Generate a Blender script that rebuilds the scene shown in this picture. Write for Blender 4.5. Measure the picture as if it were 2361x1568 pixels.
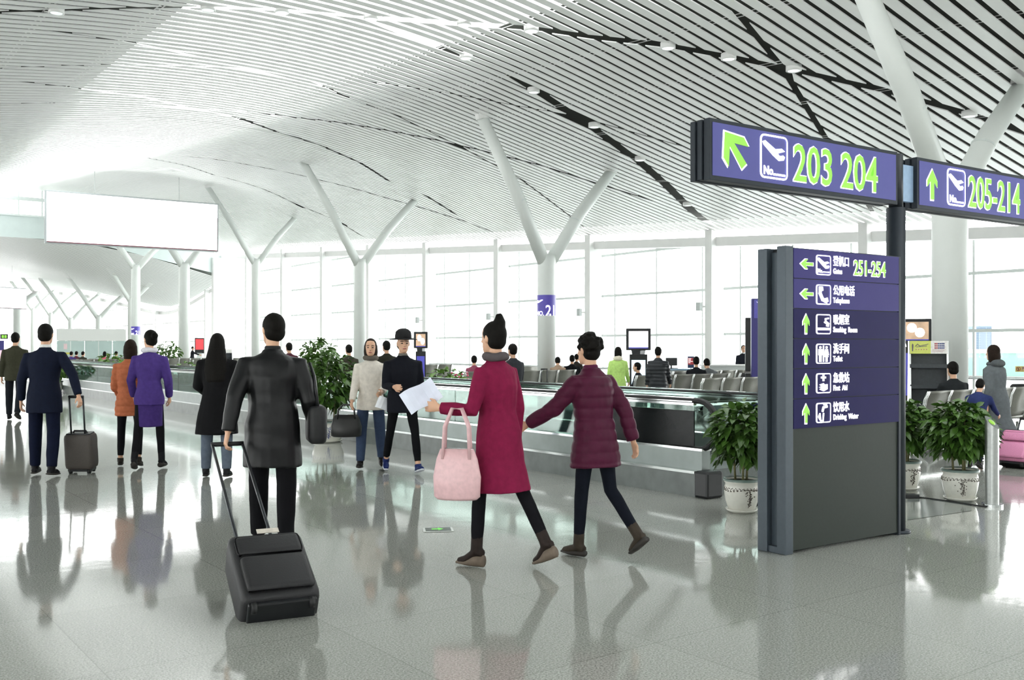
import bpy, bmesh, math, random
import numpy as np
from mathutils import Vector, Matrix, noise, Euler
for o in list(bpy.data.objects): bpy.data.objects.remove(o)
SC = bpy.context.scene; COL = SC.collection
R_ = math.radians; PI = math.pi
random.seed(7)
# ------------------------------------------------------------------ camera, sky, light, exposure
F = 2260.0; HZ = 800.0; EYE = 1.52
cam = bpy.data.cameras.new('camera'); cam.sensor_width = 36; cam.lens = F/2361*36
cam.shift_y = (HZ-784)/2361; cam.clip_end = 600
camo = bpy.data.objects.new('camera', cam); COL.objects.link(camo)
camo.location = (0, 0, EYE); camo.rotation_euler = (PI/2, 0, 0); SC.camera = camo
w = bpy.data.worlds.new('overcast_sky'); SC.world = w; w.use_nodes = True
nt = w.node_tree; bg = nt.nodes['Background']
tc = nt.nodes.new('ShaderNodeTexCoord'); sx = nt.nodes.new('ShaderNodeSeparateXYZ'); cr = nt.nodes.new('ShaderNodeValToRGB')
nt.links.new(tc.outputs['Generated'], sx.inputs[0]); nt.links.new(sx.outputs['Z'], cr.inputs[0])
cr.color_ramp.elements[0].color = (1, 1, .99, 1); cr.color_ramp.elements[1].color = (.97, .99, 1, 1)
nt.links.new(cr.outputs[0], bg.inputs[0]); bg.inputs[1].default_value = 7.0
SC.view_settings.view_transform = 'Standard'; SC.view_settings.look = 'None'
SC.view_settings.gamma = 1; SC.view_settings.use_curve_mapping = False
SC.view_settings.exposure = 0.28
SC.cycles.max_bounces = 10; SC.cycles.diffuse_bounces = 5; SC.cycles.glossy_bounces = 4; SC.cycles.transparent_max_bounces = 24
SC.cycles.sample_clamp_indirect = 6; SC.cycles.use_denoising = True
SC.cycles.caustics_reflective = False; SC.cycles.caustics_refractive = False
# ------------------------------------------------------------------ frames
HALL = math.atan2(.5967, .8025)                 # hall frame: local x = t (across, to the window wall), y = s (along)
DX, DY, NX, NY = -.5967, .8025, .8025, .5967
def H2W(s, t, z=0): return Vector((s*DX+t*NX, s*DY+t*NY, z))
def W2H(x, y): return (x*DX+y*DY, x*NX+y*NY)
def px(u, Y, v=None):                           # a point at depth Y
    return Vector(((u-1180.5)/F*Y, Y, EYE-((v if v is not None else HZ)-HZ)/F*Y))
def fl(u, v): return px(u, EYE*F/(v-HZ), v)     # a point on the floor
# ------------------------------------------------------------------ materials
def lin(h):
    h = h.lstrip('#'); c = [int(h[i:i+2], 16)/255 for i in (0, 2, 4)]
    return tuple((x/12.92 if x <= .04045 else ((x+.055)/1.055)**2.4) for x in c)
MATS = {}
def M(name, col='#808080', rough=.5, metal=0, spec=.5, emit=0, ecol=None, var=.12, scale=30, bump=0, coat=0):
    if name in MATS: return MATS[name]
    m = bpy.data.materials.new(name); m.use_nodes = True; n = m.node_tree.nodes; L = m.node_tree.links
    p = n['Principled BSDF']; c = lin(col)
    p.inputs['Roughness'].default_value = rough; p.inputs['Metallic'].default_value = metal
    p.inputs['Specular IOR Level'].default_value = spec; p.inputs['Coat Weight'].default_value = coat
    t = n.new('ShaderNodeTexCoord'); z = n.new('ShaderNodeTexNoise'); z.inputs['Scale'].default_value = scale; z.inputs['Detail'].default_value = 4
    L.new(t.outputs['Object'], z.inputs['Vector'])
    r = n.new('ShaderNodeValToRGB'); r.color_ramp.elements[0].position = .3; r.color_ramp.elements[1].position = .7
    r.color_ramp.elements[0].color = tuple(x*(1-var) for x in c)+(1,); r.color_ramp.elements[1].color = tuple(min(1, x*(1+var)) for x in c)+(1,)
    L.new(z.outputs['Fac'], r.inputs['Fac']); L.new(r.outputs['Color'], p.inputs['Base Color'])
    if emit:
        L.new(r.outputs['Color'], p.inputs['Emission Color']) if ecol is None else None
        if ecol: p.inputs['Emission Color'].default_value = lin(ecol)+(1,)
        p.inputs['Emission Strength'].default_value = emit
    if bump:
        b = n.new('ShaderNodeBump'); b.inputs['Strength'].default_value = bump; b.inputs['Distance'].default_value = .02
        L.new(z.outputs['Fac'], b.inputs['Height']); L.new(b.outputs['Normal'], p.inputs['Normal'])
    MATS[name] = m; return m
def glass(name, tint=(.9, .96, .94), refl=.08, mxr=.6):
    if name in MATS: return MATS[name]
    m = bpy.data.materials.new(name); m.use_nodes = True; n = m.node_tree.nodes; L = m.node_tree.links
    n.remove(n['Principled BSDF']); out = n['Material Output']
    a = n.new('ShaderNodeBsdfTransparent'); a.inputs[0].default_value = tint+(1,)
    g = n.new('ShaderNodeBsdfGlossy'); g.inputs['Roughness'].default_value = .03
    fr = n.new('ShaderNodeLayerWeight'); fr.inputs[0].default_value = .25
    mp = n.new('ShaderNodeMapRange'); mp.inputs['To Min'].default_value = refl; mp.inputs['To Max'].default_value = mxr
    mx = n.new('ShaderNodeMixShader')
    L.new(fr.outputs['Fresnel'], mp.inputs['Value']); L.new(mp.outputs[0], mx.inputs[0])
    L.new(a.outputs[0], mx.inputs[1]); L.new(g.outputs[0], mx.inputs[2]); L.new(mx.outputs[0], out.inputs[0])
    MATS[name] = m; return m
# ------------------------------------------------------------------ mesh builder
class MB:
    def __init__(s): s.v = []; s.f = []
    def add(s, vs, fs):
        k = len(s.v); s.v += [tuple(p) for p in vs]; s.f += [tuple(i+k for i in f) for f in fs]
    def box(s, c, d, rz=0, mat=None):
        x, y, z = d[0]/2, d[1]/2, d[2]/2
        P = [Vector((a, b, e)) for a in (-x, x) for b in (-y, y) for e in (-z, z)]
        if rz: P = [Matrix.Rotation(rz, 3, 'Z') @ p for p in P]
        if mat is not None: P = [mat @ p for p in P]
        s.add([p+Vector(c) for p in P], [(0, 1, 3, 2), (4, 6, 7, 5), (0, 4, 5, 1), (2, 3, 7, 6), (0, 2, 6, 4), (1, 5, 7, 3)])
    def b6(s, x0, x1, y0, y1, z0, z1): s.box(((x0+x1)/2, (y0+y1)/2, (z0+z1)/2), (x1-x0, y1-y0, z1-z0))
    def tube(s, pts, rad, n=12, side=None, cap=True):
        pts = [Vector(p) for p in pts]; N = len(pts)
        rad = [rad]*N if not isinstance(rad, list) else rad
        rad = [(r, r) if not isinstance(r, (list, tuple)) else r for r in rad]
        A = None; vs = []
        for i, p in enumerate(pts):
            T = (pts[min(i+1, N-1)]-pts[max(i-1, 0)]).normalized()
            if side is not None: a = Vector(side)
            elif A is None: a = Vector((1, 0, 0)) if abs(T.x) < .8 else Vector((0, 0, 1))
            else: a = A
            a = (a-T*a.dot(T)).normalized(); A = a; b = T.cross(a)
            for j in range(n):
                th = 2*PI*j/n; vs.append(p+a*(rad[i][0]*math.cos(th))+b*(rad[i][1]*math.sin(th)))
        fs = [(i*n+j, i*n+(j+1) % n, (i+1)*n+(j+1) % n, (i+1)*n+j) for i in range(N-1) for j in range(n)]
        if cap: fs += [tuple(range(n-1, -1, -1)), tuple((N-1)*n+j for j in range(n))]
        s.add(vs, fs)
    def lathe(s, prof, c=(0, 0, 0), n=28, cap=True):
        s.tube([(c[0], c[1], c[2]+z) for r, z in prof], [max(r, 1e-4) for r, z in prof], n, side=(1, 0, 0), cap=cap) if all(prof[i+1][1] > prof[i][1] for i in range(len(prof)-1)) else s._lathe(prof, c, n, cap)
    def _lathe(s, prof, c, n, cap):
        vs = [(c[0]+r*math.cos(2*PI*j/n), c[1]+r*math.sin(2*PI*j/n), c[2]+z) for r, z in prof for j in range(n)]
        N = len(prof); fs = [(i*n+j, i*n+(j+1) % n, (i+1)*n+(j+1) % n, (i+1)*n+j) for i in range(N-1) for j in range(n)]
        if cap: fs += [tuple(range(n-1, -1, -1)), tuple((N-1)*n+j for j in range(n))]
        s.add(vs, fs)
    def ell(s, c, r, n=14, m=9, rot=None):
        vs = []; fs = []; c = Vector(c)
        for i in range(m+1):
            ph = PI*i/m
            for j in range(n):
                th = 2*PI*j/n; p = Vector((r[0]*math.sin(ph)*math.cos(th), r[1]*math.sin(ph)*math.sin(th), r[2]*math.cos(ph)))
                if rot is not None: p = rot @ p
                vs.append(c+p)
        fs = [(i*n+j, (i+1)*n+j, (i+1)*n+(j+1) % n, i*n+(j+1) % n) for i in range(m) for j in range(n)]
        s.add(vs, fs)
    def poly(s, pts, y0, y1):                    # polygon in x,z extruded along y (y0 nearer)
        n = len(pts); A = sum(pts[i][0]*pts[(i+1) % n][1]-pts[(i+1) % n][0]*pts[i][1] for i in range(n))
        if A < 0: pts = pts[::-1]
        vs = [(x, y0, z) for x, z in pts]+[(x, y1, z) for x, z in pts]
        s.add(vs, [tuple(range(n)), tuple(range(2*n-1, n-1, -1))]+[((i+1) % n, i, n+i, n+(i+1) % n) for i in range(n)])
    def strip(s, pts, wd, y0, y1):               # thick polyline in x,z
        for (a, b), (c, d) in zip(pts[:-1], pts[1:]):
            l = math.hypot(c-a, d-b) or 1; nx, nz = -(d-b)/l*wd/2, (c-a)/l*wd/2; ex, ez = (c-a)/l*wd*.3, (d-b)/l*wd*.3
            s.poly([(a-ex+nx, b-ez+nz), (a-ex-nx, b-ez-nz), (c+ex-nx, d+ez-nz), (c+ex+nx, d+ez+nz)], y0, y1)
    def ring(s, x0, x1, z0, z1, wd, rr, y0, y1):  # rounded rectangle outline
        def rp(i):
            o = []
            for cx, cz, a0 in ((x1-rr, z1-rr, 0), (x0+rr, z1-rr, 90), (x0+rr, z0+rr, 180), (x1-rr, z0+rr, 270)):
                for k in range(5):
                    a = R_(a0+k*22.5); o.append((cx+(rr-i)*math.cos(a), cz+(rr-i)*math.sin(a)))
            return o
        A, B = rp(0), rp(wd); n = len(A)
        vs = [(x, y0, z) for x, z in A]+[(x, y0, z) for x, z in B]+[(x, y1, z) for x, z in A]
        s.add(vs, [(i, (i+1) % n, n+(i+1) % n, n+i) for i in range(n)]+[((i+1) % n, i, 2*n+i, 2*n+(i+1) % n) for i in range(n)])
    def mesh(s, name='m'):
        me = bpy.data.meshes.new(name); me.from_pydata(s.v, [], s.f); me.update(); return me
    def build(s, name, mat, parent=None, smooth=False, bevel=0, seg=2, weld=False):
        me = s.mesh(name)
        if bevel or weld or smooth:
            bm = bmesh.new(); bm.from_mesh(me)
            if weld: bmesh.ops.remove_doubles(bm, verts=bm.verts, dist=1e-5)
            if bevel: bmesh.ops.bevel(bm, geom=bm.edges[:], offset=bevel, segments=seg, affect='EDGES', profile=.5)
            bmesh.ops.recalc_face_normals(bm, faces=bm.faces); bm.to_mesh(me); bm.free()
        return link(name, me, mat, parent, smooth)
def link(name, me, mat, parent=None, smooth=False):
    me.name = name
    o = bpy.data.objects.new(name, me); COL.objects.link(o)
    me.materials.clear(); me.materials.append(mat)
    if smooth: me.polygons.foreach_set('use_smooth', [True]*len(me.polygons))
    if parent: o.parent = parent
    return o
def tag(o, label=None, cat=None, group=None, kind=None):
    if label: o['label'] = label
    if cat: o['category'] = cat
    if group: o['group'] = group
    if kind: o['kind'] = kind
    return o
def thing(name, label, cat, loc=(0, 0, 0), rz=0, group=None):
    o = bpy.data.objects.new(name, None); COL.objects.link(o); o.empty_display_size = .1
    o.location = loc; o.rotation_euler = (0, 0, rz); return tag(o, label, cat, group)
def struct(name, mb, mat, parent=None, smooth=False, **k):
    o = mb.build(name, mat, parent, smooth, **k)
    if not parent: o['kind'] = 'structure'; o.rotation_euler = (0, 0, HALL)
    return o
def dup(r, loc, rz, label=None):
    c = r.copy(); COL.objects.link(c); c.location = loc; c.rotation_euler = (0, 0, rz)
    if label: c['label'] = label
    for ch in list(r.children):
        d = ch.copy(); COL.objects.link(d); d.parent = c
        for g in list(ch.children):
            e = g.copy(); COL.objects.link(e); e.parent = d
    return c
BENCH = bpy.data.scenes.new('mesh_bench')         # meshes are prepared in a scene of their own, removed at the end
def evalmesh(o):
    vl = BENCH.view_layers[0]; vl.update(); dg = vl.depsgraph; dg.update()
    me = bpy.data.meshes.new_from_object(o.evaluated_get(dg)); d = o.data
    bpy.data.objects.remove(o)
    try: bpy.data.meshes.remove(d)
    except Exception: pass
    return me
def remesh(mb, vox, it=4):
    me = mb.mesh('tmp'); o = bpy.data.objects.new('tmp', me); BENCH.collection.objects.link(o)
    m = o.modifiers.new('r', 'REMESH'); m.mode = 'VOXEL'; m.voxel_size = vox
    s = o.modifiers.new('s', 'SMOOTH'); s.factor = .5; s.iterations = it
    return evalmesh(o)
def text(body, size, wx=1.0, off=0, ext=.002, align='LEFT', y=0, x=0, z=0):   # lettering in x,z facing -y, as an MB
    cu = bpy.data.curves.new('t', 'FONT'); cu.body = body; cu.size = size; cu.offset = off; cu.extrude = ext; cu.align_x = align; cu.resolution_u = 3
    o = bpy.data.objects.new('t', cu); BENCH.collection.objects.link(o); me = evalmesh(o)
    b = MB(); b.add([(p.co.x*wx+x, y-p.co.z, p.co.y+z) for p in me.vertices], [tuple(p.vertices) for p in me.polygons]); bpy.data.meshes.remove(me)
    return b
# ------------------------------------------------------------------ common materials
WHITE = M('white_paint', '#ececeb', .45, var=.02, scale=3)
SLAT = M('white_slat', '#eff0ef', .4, var=.02, scale=4)
STEEL = M('brushed_steel', '#c4c8c8', .22, 1, var=.06, scale=60)
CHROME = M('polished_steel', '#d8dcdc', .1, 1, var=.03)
BLACKP = M('black_plastic', '#15171a', .4, var=.1)
RUB = M('black_rubber', '#101113', .55, var=.15)
PURP = M('sign_purple', '#38336f', .5, spec=.2, emit=.1, var=.04, scale=5)
PURP2 = M('sign_dark_purple', '#19154a', .5, spec=.15, emit=.04, var=.05, scale=5)
LETW = M('lit_white_letter', '#ffffff', .4, emit=1.5, var=0)
LETG = M('lit_green_letter', '#8ccd4a', .4, emit=.42, var=.04, scale=3)
FRAMEG = M('slate_metal', '#2b3138', .45, .2, spec=.3, var=.06, scale=20)
# ------------------------------------------------------------------ roof shape
TT = [-12, -3, 3, 7, 10, 13, 15.5, 20.5, 27]
SS = [-8, 0, 8, 22, 37, 52, 72.4]
ZZ = [[6.4, 6.4, 6.9, 7.1, 6.9, 6.3, 5.6, 4.6, 3.6],
      [6.6, 6.6, 7.3, 7.6, 7.5, 7.0, 6.4, 5.3, 4.05],
      [6.8, 6.9, 7.7, 8.0, 7.85, 7.3, 6.75, 5.75, 4.55],
      [7.0, 7.2, 8.0, 8.4, 8.45, 8.2, 7.75, 6.7, 5.42],
      [7.0, 7.2, 7.9, 8.6, 9.1, 9.25, 9.1, 8.3, 6.35],
      [7.0, 7.2, 7.9, 8.9, 9.9, 10.3, 10.4, 9.7, 7.29],
      [7.0, 7.2, 8.0, 10.0, 11.6, 12.1, 11.9, 10.9, 8.55]]
def herm(xs, ys, x):
    n = len(xs); x = min(max(x, xs[0]), xs[-1])
    i = 0
    while i < n-2 and x > xs[i+1]: i += 1
    h = xs[i+1]-xs[i]; u = (x-xs[i])/h
    def tg(k):
        if k == 0: return (ys[1]-ys[0])/(xs[1]-xs[0])
        if k == n-1: return (ys[-1]-ys[-2])/(xs[-1]-xs[-2])
        return (ys[k+1]-ys[k-1])/(xs[k+1]-xs[k-1])
    a, b = tg(i)*h, tg(i+1)*h
    return (2*u**3-3*u*u+1)*ys[i]+(u**3-2*u*u+u)*a+(-2*u**3+3*u*u)*ys[i+1]+(u**3-u*u)*b
def roofz(s, t): return herm(SS, [herm(TT, r, t) for r in ZZ], s)
def roof_hit(u, v):
    Y = 6.0
    while Y < 95:
        p = px(u, Y, v); s, t = W2H(p.x, p.y)
        if p.z >= roofz(s, t): return s, t
        Y += .1
    return s, t
# ================================================================== the setting
TW = 27.0; S0, S1 = -8.0, 72.4
def floor_mat():
    m = bpy.data.materials.new('polished_granite'); m.use_nodes = True; n = m.node_tree.nodes; L = m.node_tree.links; p = n['Principled BSDF']
    tc = n.new('ShaderNodeTexCoord')
    bk = n.new('ShaderNodeTexBrick'); bk.offset = 0; bk.inputs['Scale'].default_value = 1; bk.inputs['Brick Width'].default_value = 1.2; bk.inputs['Row Height'].default_value = 1.2
    bk.inputs['Mortar Size'].default_value = .003; bk.inputs['Mortar Smooth'].default_value = 0
    bk.inputs['Color1'].default_value = lin('#a8aaa5')+(1,); bk.inputs['Color2'].default_value = lin('#b1b3ae')+(1,); bk.inputs['Mortar'].default_value = lin('#92938f')+(1,)
    L.new(tc.outputs['Object'], bk.inputs['Vector'])
    sp = n.new('ShaderNodeTexNoise'); sp.inputs['Scale'].default_value = 95; sp.inputs['Detail'].default_value = 3; sp.inputs['Roughness'].default_value = .8
    L.new(tc.outputs['Object'], sp.inputs['Vector'])
    r = n.new('ShaderNodeValToRGB'); r.color_ramp.elements[0].position = .33; r.color_ramp.elements[1].position = .68
    r.color_ramp.elements[0].color = (.22, .23, .22, 1); r.color_ramp.elements[1].color = (1.4, 1.4, 1.36, 1)
    L.new(sp.outputs['Fac'], r.inputs['Fac'])
    mx = n.new('ShaderNodeMix'); mx.data_type = 'RGBA'; mx.blend_type = 'MULTIPLY'; mx.inputs['Factor'].default_value = .85
    L.new(bk.outputs['Color'], mx.inputs['A']); L.new(r.outputs['Color'], mx.inputs['B']); L.new(mx.outputs['Result'], p.inputs['Base Color'])
    wv = n.new('ShaderNodeTexNoise'); wv.inputs['Scale'].default_value = 5; wv.inputs['Detail'].default_value = 2
    L.new(tc.outputs['Object'], wv.inputs['Vector'])
    b = n.new('ShaderNodeBump'); b.inputs['Strength'].default_value = .05; b.inputs['Distance'].default_value = .01
    L.new(wv.outputs['Fac'], b.inputs['Height']); L.new(b.outputs['Normal'], p.inputs['Normal'])
    p.inputs['Roughness'].default_value = .07; p.inputs['Specular IOR Level'].default_value = .85
    return m
b = MB(); b.add([(-14, -10, 0), (TW, -10, 0), (TW, 165, 0), (-14, 165, 0)], [(0, 1, 2, 3)]); struct('floor', b, floor_mat())
b = MB(); b.add([(TW+.3, -60, -.35), (170, -60, -.35), (170, 260, -.35), (TW+.3, 260, -.35)], [(0, 1, 2, 3)])
struct('ground_apron', b, M('pale_concrete_apron', '#d9dedc', .8, var=.05, scale=.2))
b = MB(); b.b6(-14.2, -14, -10, 165, 2.6, 7.6); b.b6(-14.2, -14, -10, 165, 0, .5); b.b6(-14.2, -14, 62, 165, .5, 2.6)  # left wall; its unseen window strip is added as fill light
for y in np.arange(-10, 60, 6.3): b.b6(-14.2, -14, y, y+.3, .5, 2.6)
o = struct('wall_left', b, WHITE)
g = MB(); g.add([(-14.1, -10, .5), (-14.1, 62, .5), (-14.1, 62, 2.6), (-14.1, -10, 2.6)], [(0, 1, 2, 3)]); g.build('pane', glass('window_glass', (.96, .985, .98), .03), o)
b = MB(); b.b6(-14, TW, -10.2, -10, 0, 7.4); struct('wall_back', b, WHITE)
# seams of the slatted ceiling, as polylines in (s, t)
SEAMP = [(.36, [(850, 40), (1000, 105), (1075, 130), (1230, 205), (1320, 262), (1400, 318), (1480, 378), (1530, 420), (1600, 490), (1635, 515)]),
 (.27, [(850, 40), (1070, 52), (1225, 64), (1380, 85), (1540, 105), (1700, 135), (1830, 159), (2050, 208), (2230, 262), (2361, 302)]),
 (.16, [(850, 40), (650, 22), (480, 16), (300, 18), (130, 22), (0, 28)]),
 (.15, [(1675, 0), (1800, 150), (1905, 320), (2020, 500)]),
 (.18, [(540, 270), (640, 305), (740, 335), (830, 375), (900, 420), (980, 450), (1060, 500), (1140, 537)]),
 (.18, [(590, 260), (700, 273), (800, 285), (991, 320), (1117, 348), (1251, 382), (1374, 421), (1481, 455), (1615, 505)]),
 (.1, [(861, 189), (1049, 218), (1167, 239), (1336, 270), (1588, 340)]),
 (.1, [(727, 190), (800, 224), (930, 273), (1037, 325), (1194, 409), (1278, 470), (1351, 528)]),
 (.14, [(333, 363), (490, 402), (597, 432), (681, 470), (777, 509), (846, 551)]),
 (.17, [(417, 360), (628, 390), (738, 415), (880, 453), (984, 482), (1068, 509), (1129, 532)]),
 (.1, [(0, 59), (134, 73), (298, 96), (444, 126)]), (.08, [(0, 156), (245, 149), (352, 150), (574, 157), (727, 199)]),
 (.12, [(10, 184), (130, 196), (240, 210), (320, 222), (430, 246), (620, 290)]), (.08, [(0, 240), (180, 236), (300, 238), (420, 250), (580, 258)])]
SEAMS = [(wd, [roof_hit(u, v) for u, v in P]) for wd, P in SEAMP]
PITCH, SLW = .33, .22
slats = MB(); carr = MB()
def put_slat(s, ta, tb):                        # ta, tb: ends on the two edges of the slat
    n = max(2, int(abs((tb[0]+tb[1])-(ta[0]+ta[1]))/2/.8)+2); k = len(slats.v)
    for i in range(n):
        q = i/(n-1); u0, u1 = ta[0]+(tb[0]-ta[0])*q, ta[1]+(tb[1]-ta[1])*q
        z0, z1 = roofz(s-SLW/2, u0), roofz(s+SLW/2, u1)
        slats.v += [(u0, s-SLW/2, z0), (u1, s+SLW/2, z1), (u1, s+SLW/2, z1+.022), (u0, s-SLW/2, z0+.022)]
    for i in range(n-1):
        a = k+i*4; c = a+4
        slats.f += [(a, a+1, c+1, c), (a+1, a+2, c+2, c+1), (a+2, a+3, c+3, c+2), (a+3, a, c, c+3)]
    slats.f += [(k, k+3, k+2, k+1), (k+4*n-4, k+4*n-3, k+4*n-2, k+4*n-1)]
s = S0+.2
while s < S1-.1:
    cuts = []
    for wd, P in SEAMS:
        for (sa, ta), (sb, tb) in zip(P[:-1], P[1:]):
            if (sa-s)*(sb-s) <= 0 and abs(sb-sa) > 1e-6:
                g_ = max(-7, min(7, (tb-ta)/(sb-sa))); t = ta+(tb-ta)*(s-sa)/(sb-sa); hw = wd/2*math.hypot(1, g_); e_ = g_*SLW/2
                cuts.append(((t-e_-hw, t+e_-hw), (t-e_+hw, t+e_+hw)))
    cuts.sort(key=lambda c: sum(c[0])); a = (-12.0, -12.0)
    for c0, c1 in cuts:
        c0 = (min(c0[0], TW-.5), min(c0[1], TW-.5))
        if min(c0[0]-a[0], c0[1]-a[1]) > .02: put_slat(s, a, c0)
        a = (max(a[0], c1[0]), max(a[1], c1[1]))
    if max(a) < TW-.7: put_slat(s, a, (TW-.5, TW-.5))
    s += PITCH
struct('ceiling', slats, SLAT)
for t in np.arange(-11, TW, 1.9):               # carrier rails that show as light ticks in the gaps
    for q in (-.05, .05):
        P = [(t+q, s_, roofz(s_, t+q)+.07) for s_ in np.arange(S0, S1+.1, 2.0)]
        k = len(carr.v)
        for p in P: carr.v += [(p[0]-.018, p[1], p[2]), (p[0]+.018, p[1], p[2])]
        carr.f += [(k+2*i, k+2*i+1, k+2*i+3, k+2*i+2) for i in range(len(P)-1)]
struct('ceiling_carrier_rails', carr, WHITE)
roof = MB(); sky = MB()                          # closed roof above the slats, with a glazed strip along the crown
def surf(mb, ts, ss, dz):
    k = len(mb.v); n = len(ts)
    for s_ in ss:
        for t in ts: mb.v.append((t, s_, roofz(s_, t)+dz))
    mb.f += [(k+i*n+j, k+i*n+j+1, k+(i+1)*n+j+1, k+(i+1)*n+j) for i in range(len(ss)-1) for j in range(n-1)]
SL0, SL1 = 7.0, 12.5
ssx = list(np.arange(S0, S1+.01, 2.01))
surf(roof, list(np.linspace(-12, SL0, 10)), ssx, .55); surf(roof, list(np.linspace(SL1, TW, 12)), ssx, .55)
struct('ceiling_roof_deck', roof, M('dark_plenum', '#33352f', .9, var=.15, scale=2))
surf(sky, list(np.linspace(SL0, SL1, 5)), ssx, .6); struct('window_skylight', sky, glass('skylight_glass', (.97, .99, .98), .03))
# ---- window wall: fins, transoms, panes
FIN = [(2816*TW/(u+500)) for u in (1665, 1385, 1172, 1005, 873, 765, 672)]
fs_ = []
for u in (1665, 1385, 1172, 1005, 873, 765, 672):
    Y = 2816*TW/(u+500); fs_.append(Y*(DY+DX*(u-1180.5)/F))
bay = (fs_[-1]-fs_[0])/6
fins = [fs_[0]-bay*k for k in range(5, 0, -1)]+fs_+[fs_[-1]+bay]
fins = [x for x in fins if x > -8]; fins[-1] = min(fins[-1], S1-.3)
for i, s_ in enumerate(fins):
    b = MB(); zt = roofz(s_, TW)+.15; b.b6(TW-.75, TW+.05, s_-.16, s_+.16, 0, zt); struct('trim_%d' % (i+1), b, WHITE, bevel=.02)
LEV = [.12, .66, 1.98, 3.6, 5.25, 6.85, 8.45]
MUL = M('pale_grey_mullion', '#dfe5e3', .4, 0, var=.02)
GW = glass('window_glass', (.95, .99, .98), .03)
for i in range(len(fins)-1):
    a, c = fins[i]+.16, fins[i+1]-.16; b = MB()
    za, zc = roofz(a, TW)-.3, roofz(c, TW)-.3
    for z in LEV:
        if z < min(za, zc): b.b6(TW-.06, TW+.04, a, c, z-.045, z+.045)
        elif z < max(za, zc):
            y0 = a+(c-a)*max(0, (z-za)/(zc-za)); b.b6(TW-.06, TW+.04, y0, c, z-.045, z+.045)
    for q in (.12, .5, .88):
        y = a+(c-a)*q; b.b6(TW-.05, TW+.03, y-.03, y+.03, .0, za+(zc-za)*q)
    o = struct('window_%d' % (i+1), b, MUL)
    g = MB(); g.add([(TW+.06, a, 0), (TW+.06, c, 0), (TW+.06, c, zc+.1), (TW+.06, a, za+.1)], [(0, 1, 2, 3)]); g.build('pane', GW, o)
b = MB(); k = 0
for s_ in np.arange(S0, S1+.01, 2.01):
    z = roofz(s_, TW); b.v += [(TW-.5, s_, z-.42), (TW+.1, s_, z-.42), (TW+.1, s_, z-.1), (TW-.5, s_, z-.1)]
n = len(b.v)//4
for i in range(n-1):
    a = i*4; c = a+4; b.f += [(a, c, c+1, a+1), (a+1, c+1, c+2, a+2), (a+2, c+2, c+3, a+3), (a+3, c+3, c, a)]
struct('trim_edge_beam', b, WHITE)
b = MB(); b.b6(TW-.5, TW-.44, -8, S1, .62, .68)
for s_ in np.arange(-8, S1, 3.1): b.b6(TW-.5, TW-.44, s_-.02, s_+.02, 0, .64)
struct('trim_guard_rail', b, STEEL)
# ---- step at the far end of this roof: clerestory, fascia, then the lower roof of the next wing
b = MB(); g = MB()
tt = list(np.linspace(-12, TW, 27)); zl = lambda t: 10.4 if t < 17 else max(8.4, 10.4-(t-17)*.2)
for a, c in zip(tt[:-1], tt[1:]): b.add([(a, S1, zl(a)-1.55), (c, S1, zl(c)-1.55), (c, S1, zl(c)), (a, S1, zl(a))], [(0, 1, 2, 3)])
struct('wall_far', b, M('pale_blue_grey_fascia', '#d3dedd', .5, var=.03, scale=2))
for t in np.arange(-12, 20, 1.45): g.b6(t-.05, t+.05, S1-.05, S1+.05, 10.4, 13)
g.b6(-12, 20, S1-.06, S1+.06, 11.35, 11.6); g.b6(-12, 20, S1-.06, S1+.06, 10.3, 10.42)
o = struct('window_clerestory', g, M('white_window_frame', '#e4eae9', .4, var=.02))
p = MB(); p.add([(-12, S1+.08, 10.4), (20, S1+.08, 10.4), (20, S1+.08, 13), (-12, S1+.08, 13)], [(0, 1, 2, 3)]); p.build('pane', GW, o)
T2 = [-12, 4, 13, 20, TW]; S2 = [72.4, 78, 86, 100, 118, 150]
Z2 = [[8.6, 8.8, 8.9, 8.3, 6.6], [8.6, 8.8, 8.8, 7.6, 5.5], [8.6, 8.8, 8.6, 7.2, 4.65], [8.6, 8.9, 9.0, 8.0, 5.9], [8.8, 9.0, 9.6, 9.2, 7.6], [9, 9, 10, 10, 9.4]]
def roof2(s, t): return herm(S2, [herm(T2, r, t) for r in Z2], s)
b = MB()
s = 72.6
while s < 150:
    ts = list(np.linspace(-12, TW, 14)); k = len(b.v)
    for t in ts: b.v += [(t, s, roof2(s, t)), (t, s+.26, roof2(s+.26, t))]
    b.f += [(k+2*i, k+2*i+1, k+2*i+3, k+2*i+2) for i in range(len(ts)-1)]; s += .33
struct('ceiling_far', b, SLAT)
b = MB(); ss2 = list(np.linspace(72.4, 150, 24)); ts = list(np.linspace(-12, TW, 14))
for s_ in ss2:
    for t in ts: b.v.append((t, s_, roof2(s_, t)+.4))
b.f = [(i*14+j, i*14+j+1, (i+1)*14+j+1, (i+1)*14+j) for i in range(23) for j in range(13)]
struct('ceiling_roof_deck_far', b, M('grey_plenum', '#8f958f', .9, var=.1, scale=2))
b = MB(); g = MB()
for s_ in np.arange(S1+3.0, 150, 6.3): b.b6(TW-.7, TW, s_-.16, s_+.16, 0, roof2(s_, TW))
for z in (.66, 1.98, 3.6, 5.25, 6.85): b.b6(TW-.06, TW+.04, S1 if z < 4 else 97, 150, z-.05, z+.05)
for s_ in np.arange(S1, 150, 2): b.add([(TW-.4, s_, roof2(s_, TW)-.35), (TW-.4, s_+2, roof2(s_+2, TW)-.35), (TW-.4, s_+2, roof2(s_+2, TW)-.05), (TW-.4, s_, roof2(s_, TW)-.05)], [(0, 1, 2, 3)])
o = struct('window_far', b, WHITE)
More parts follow.
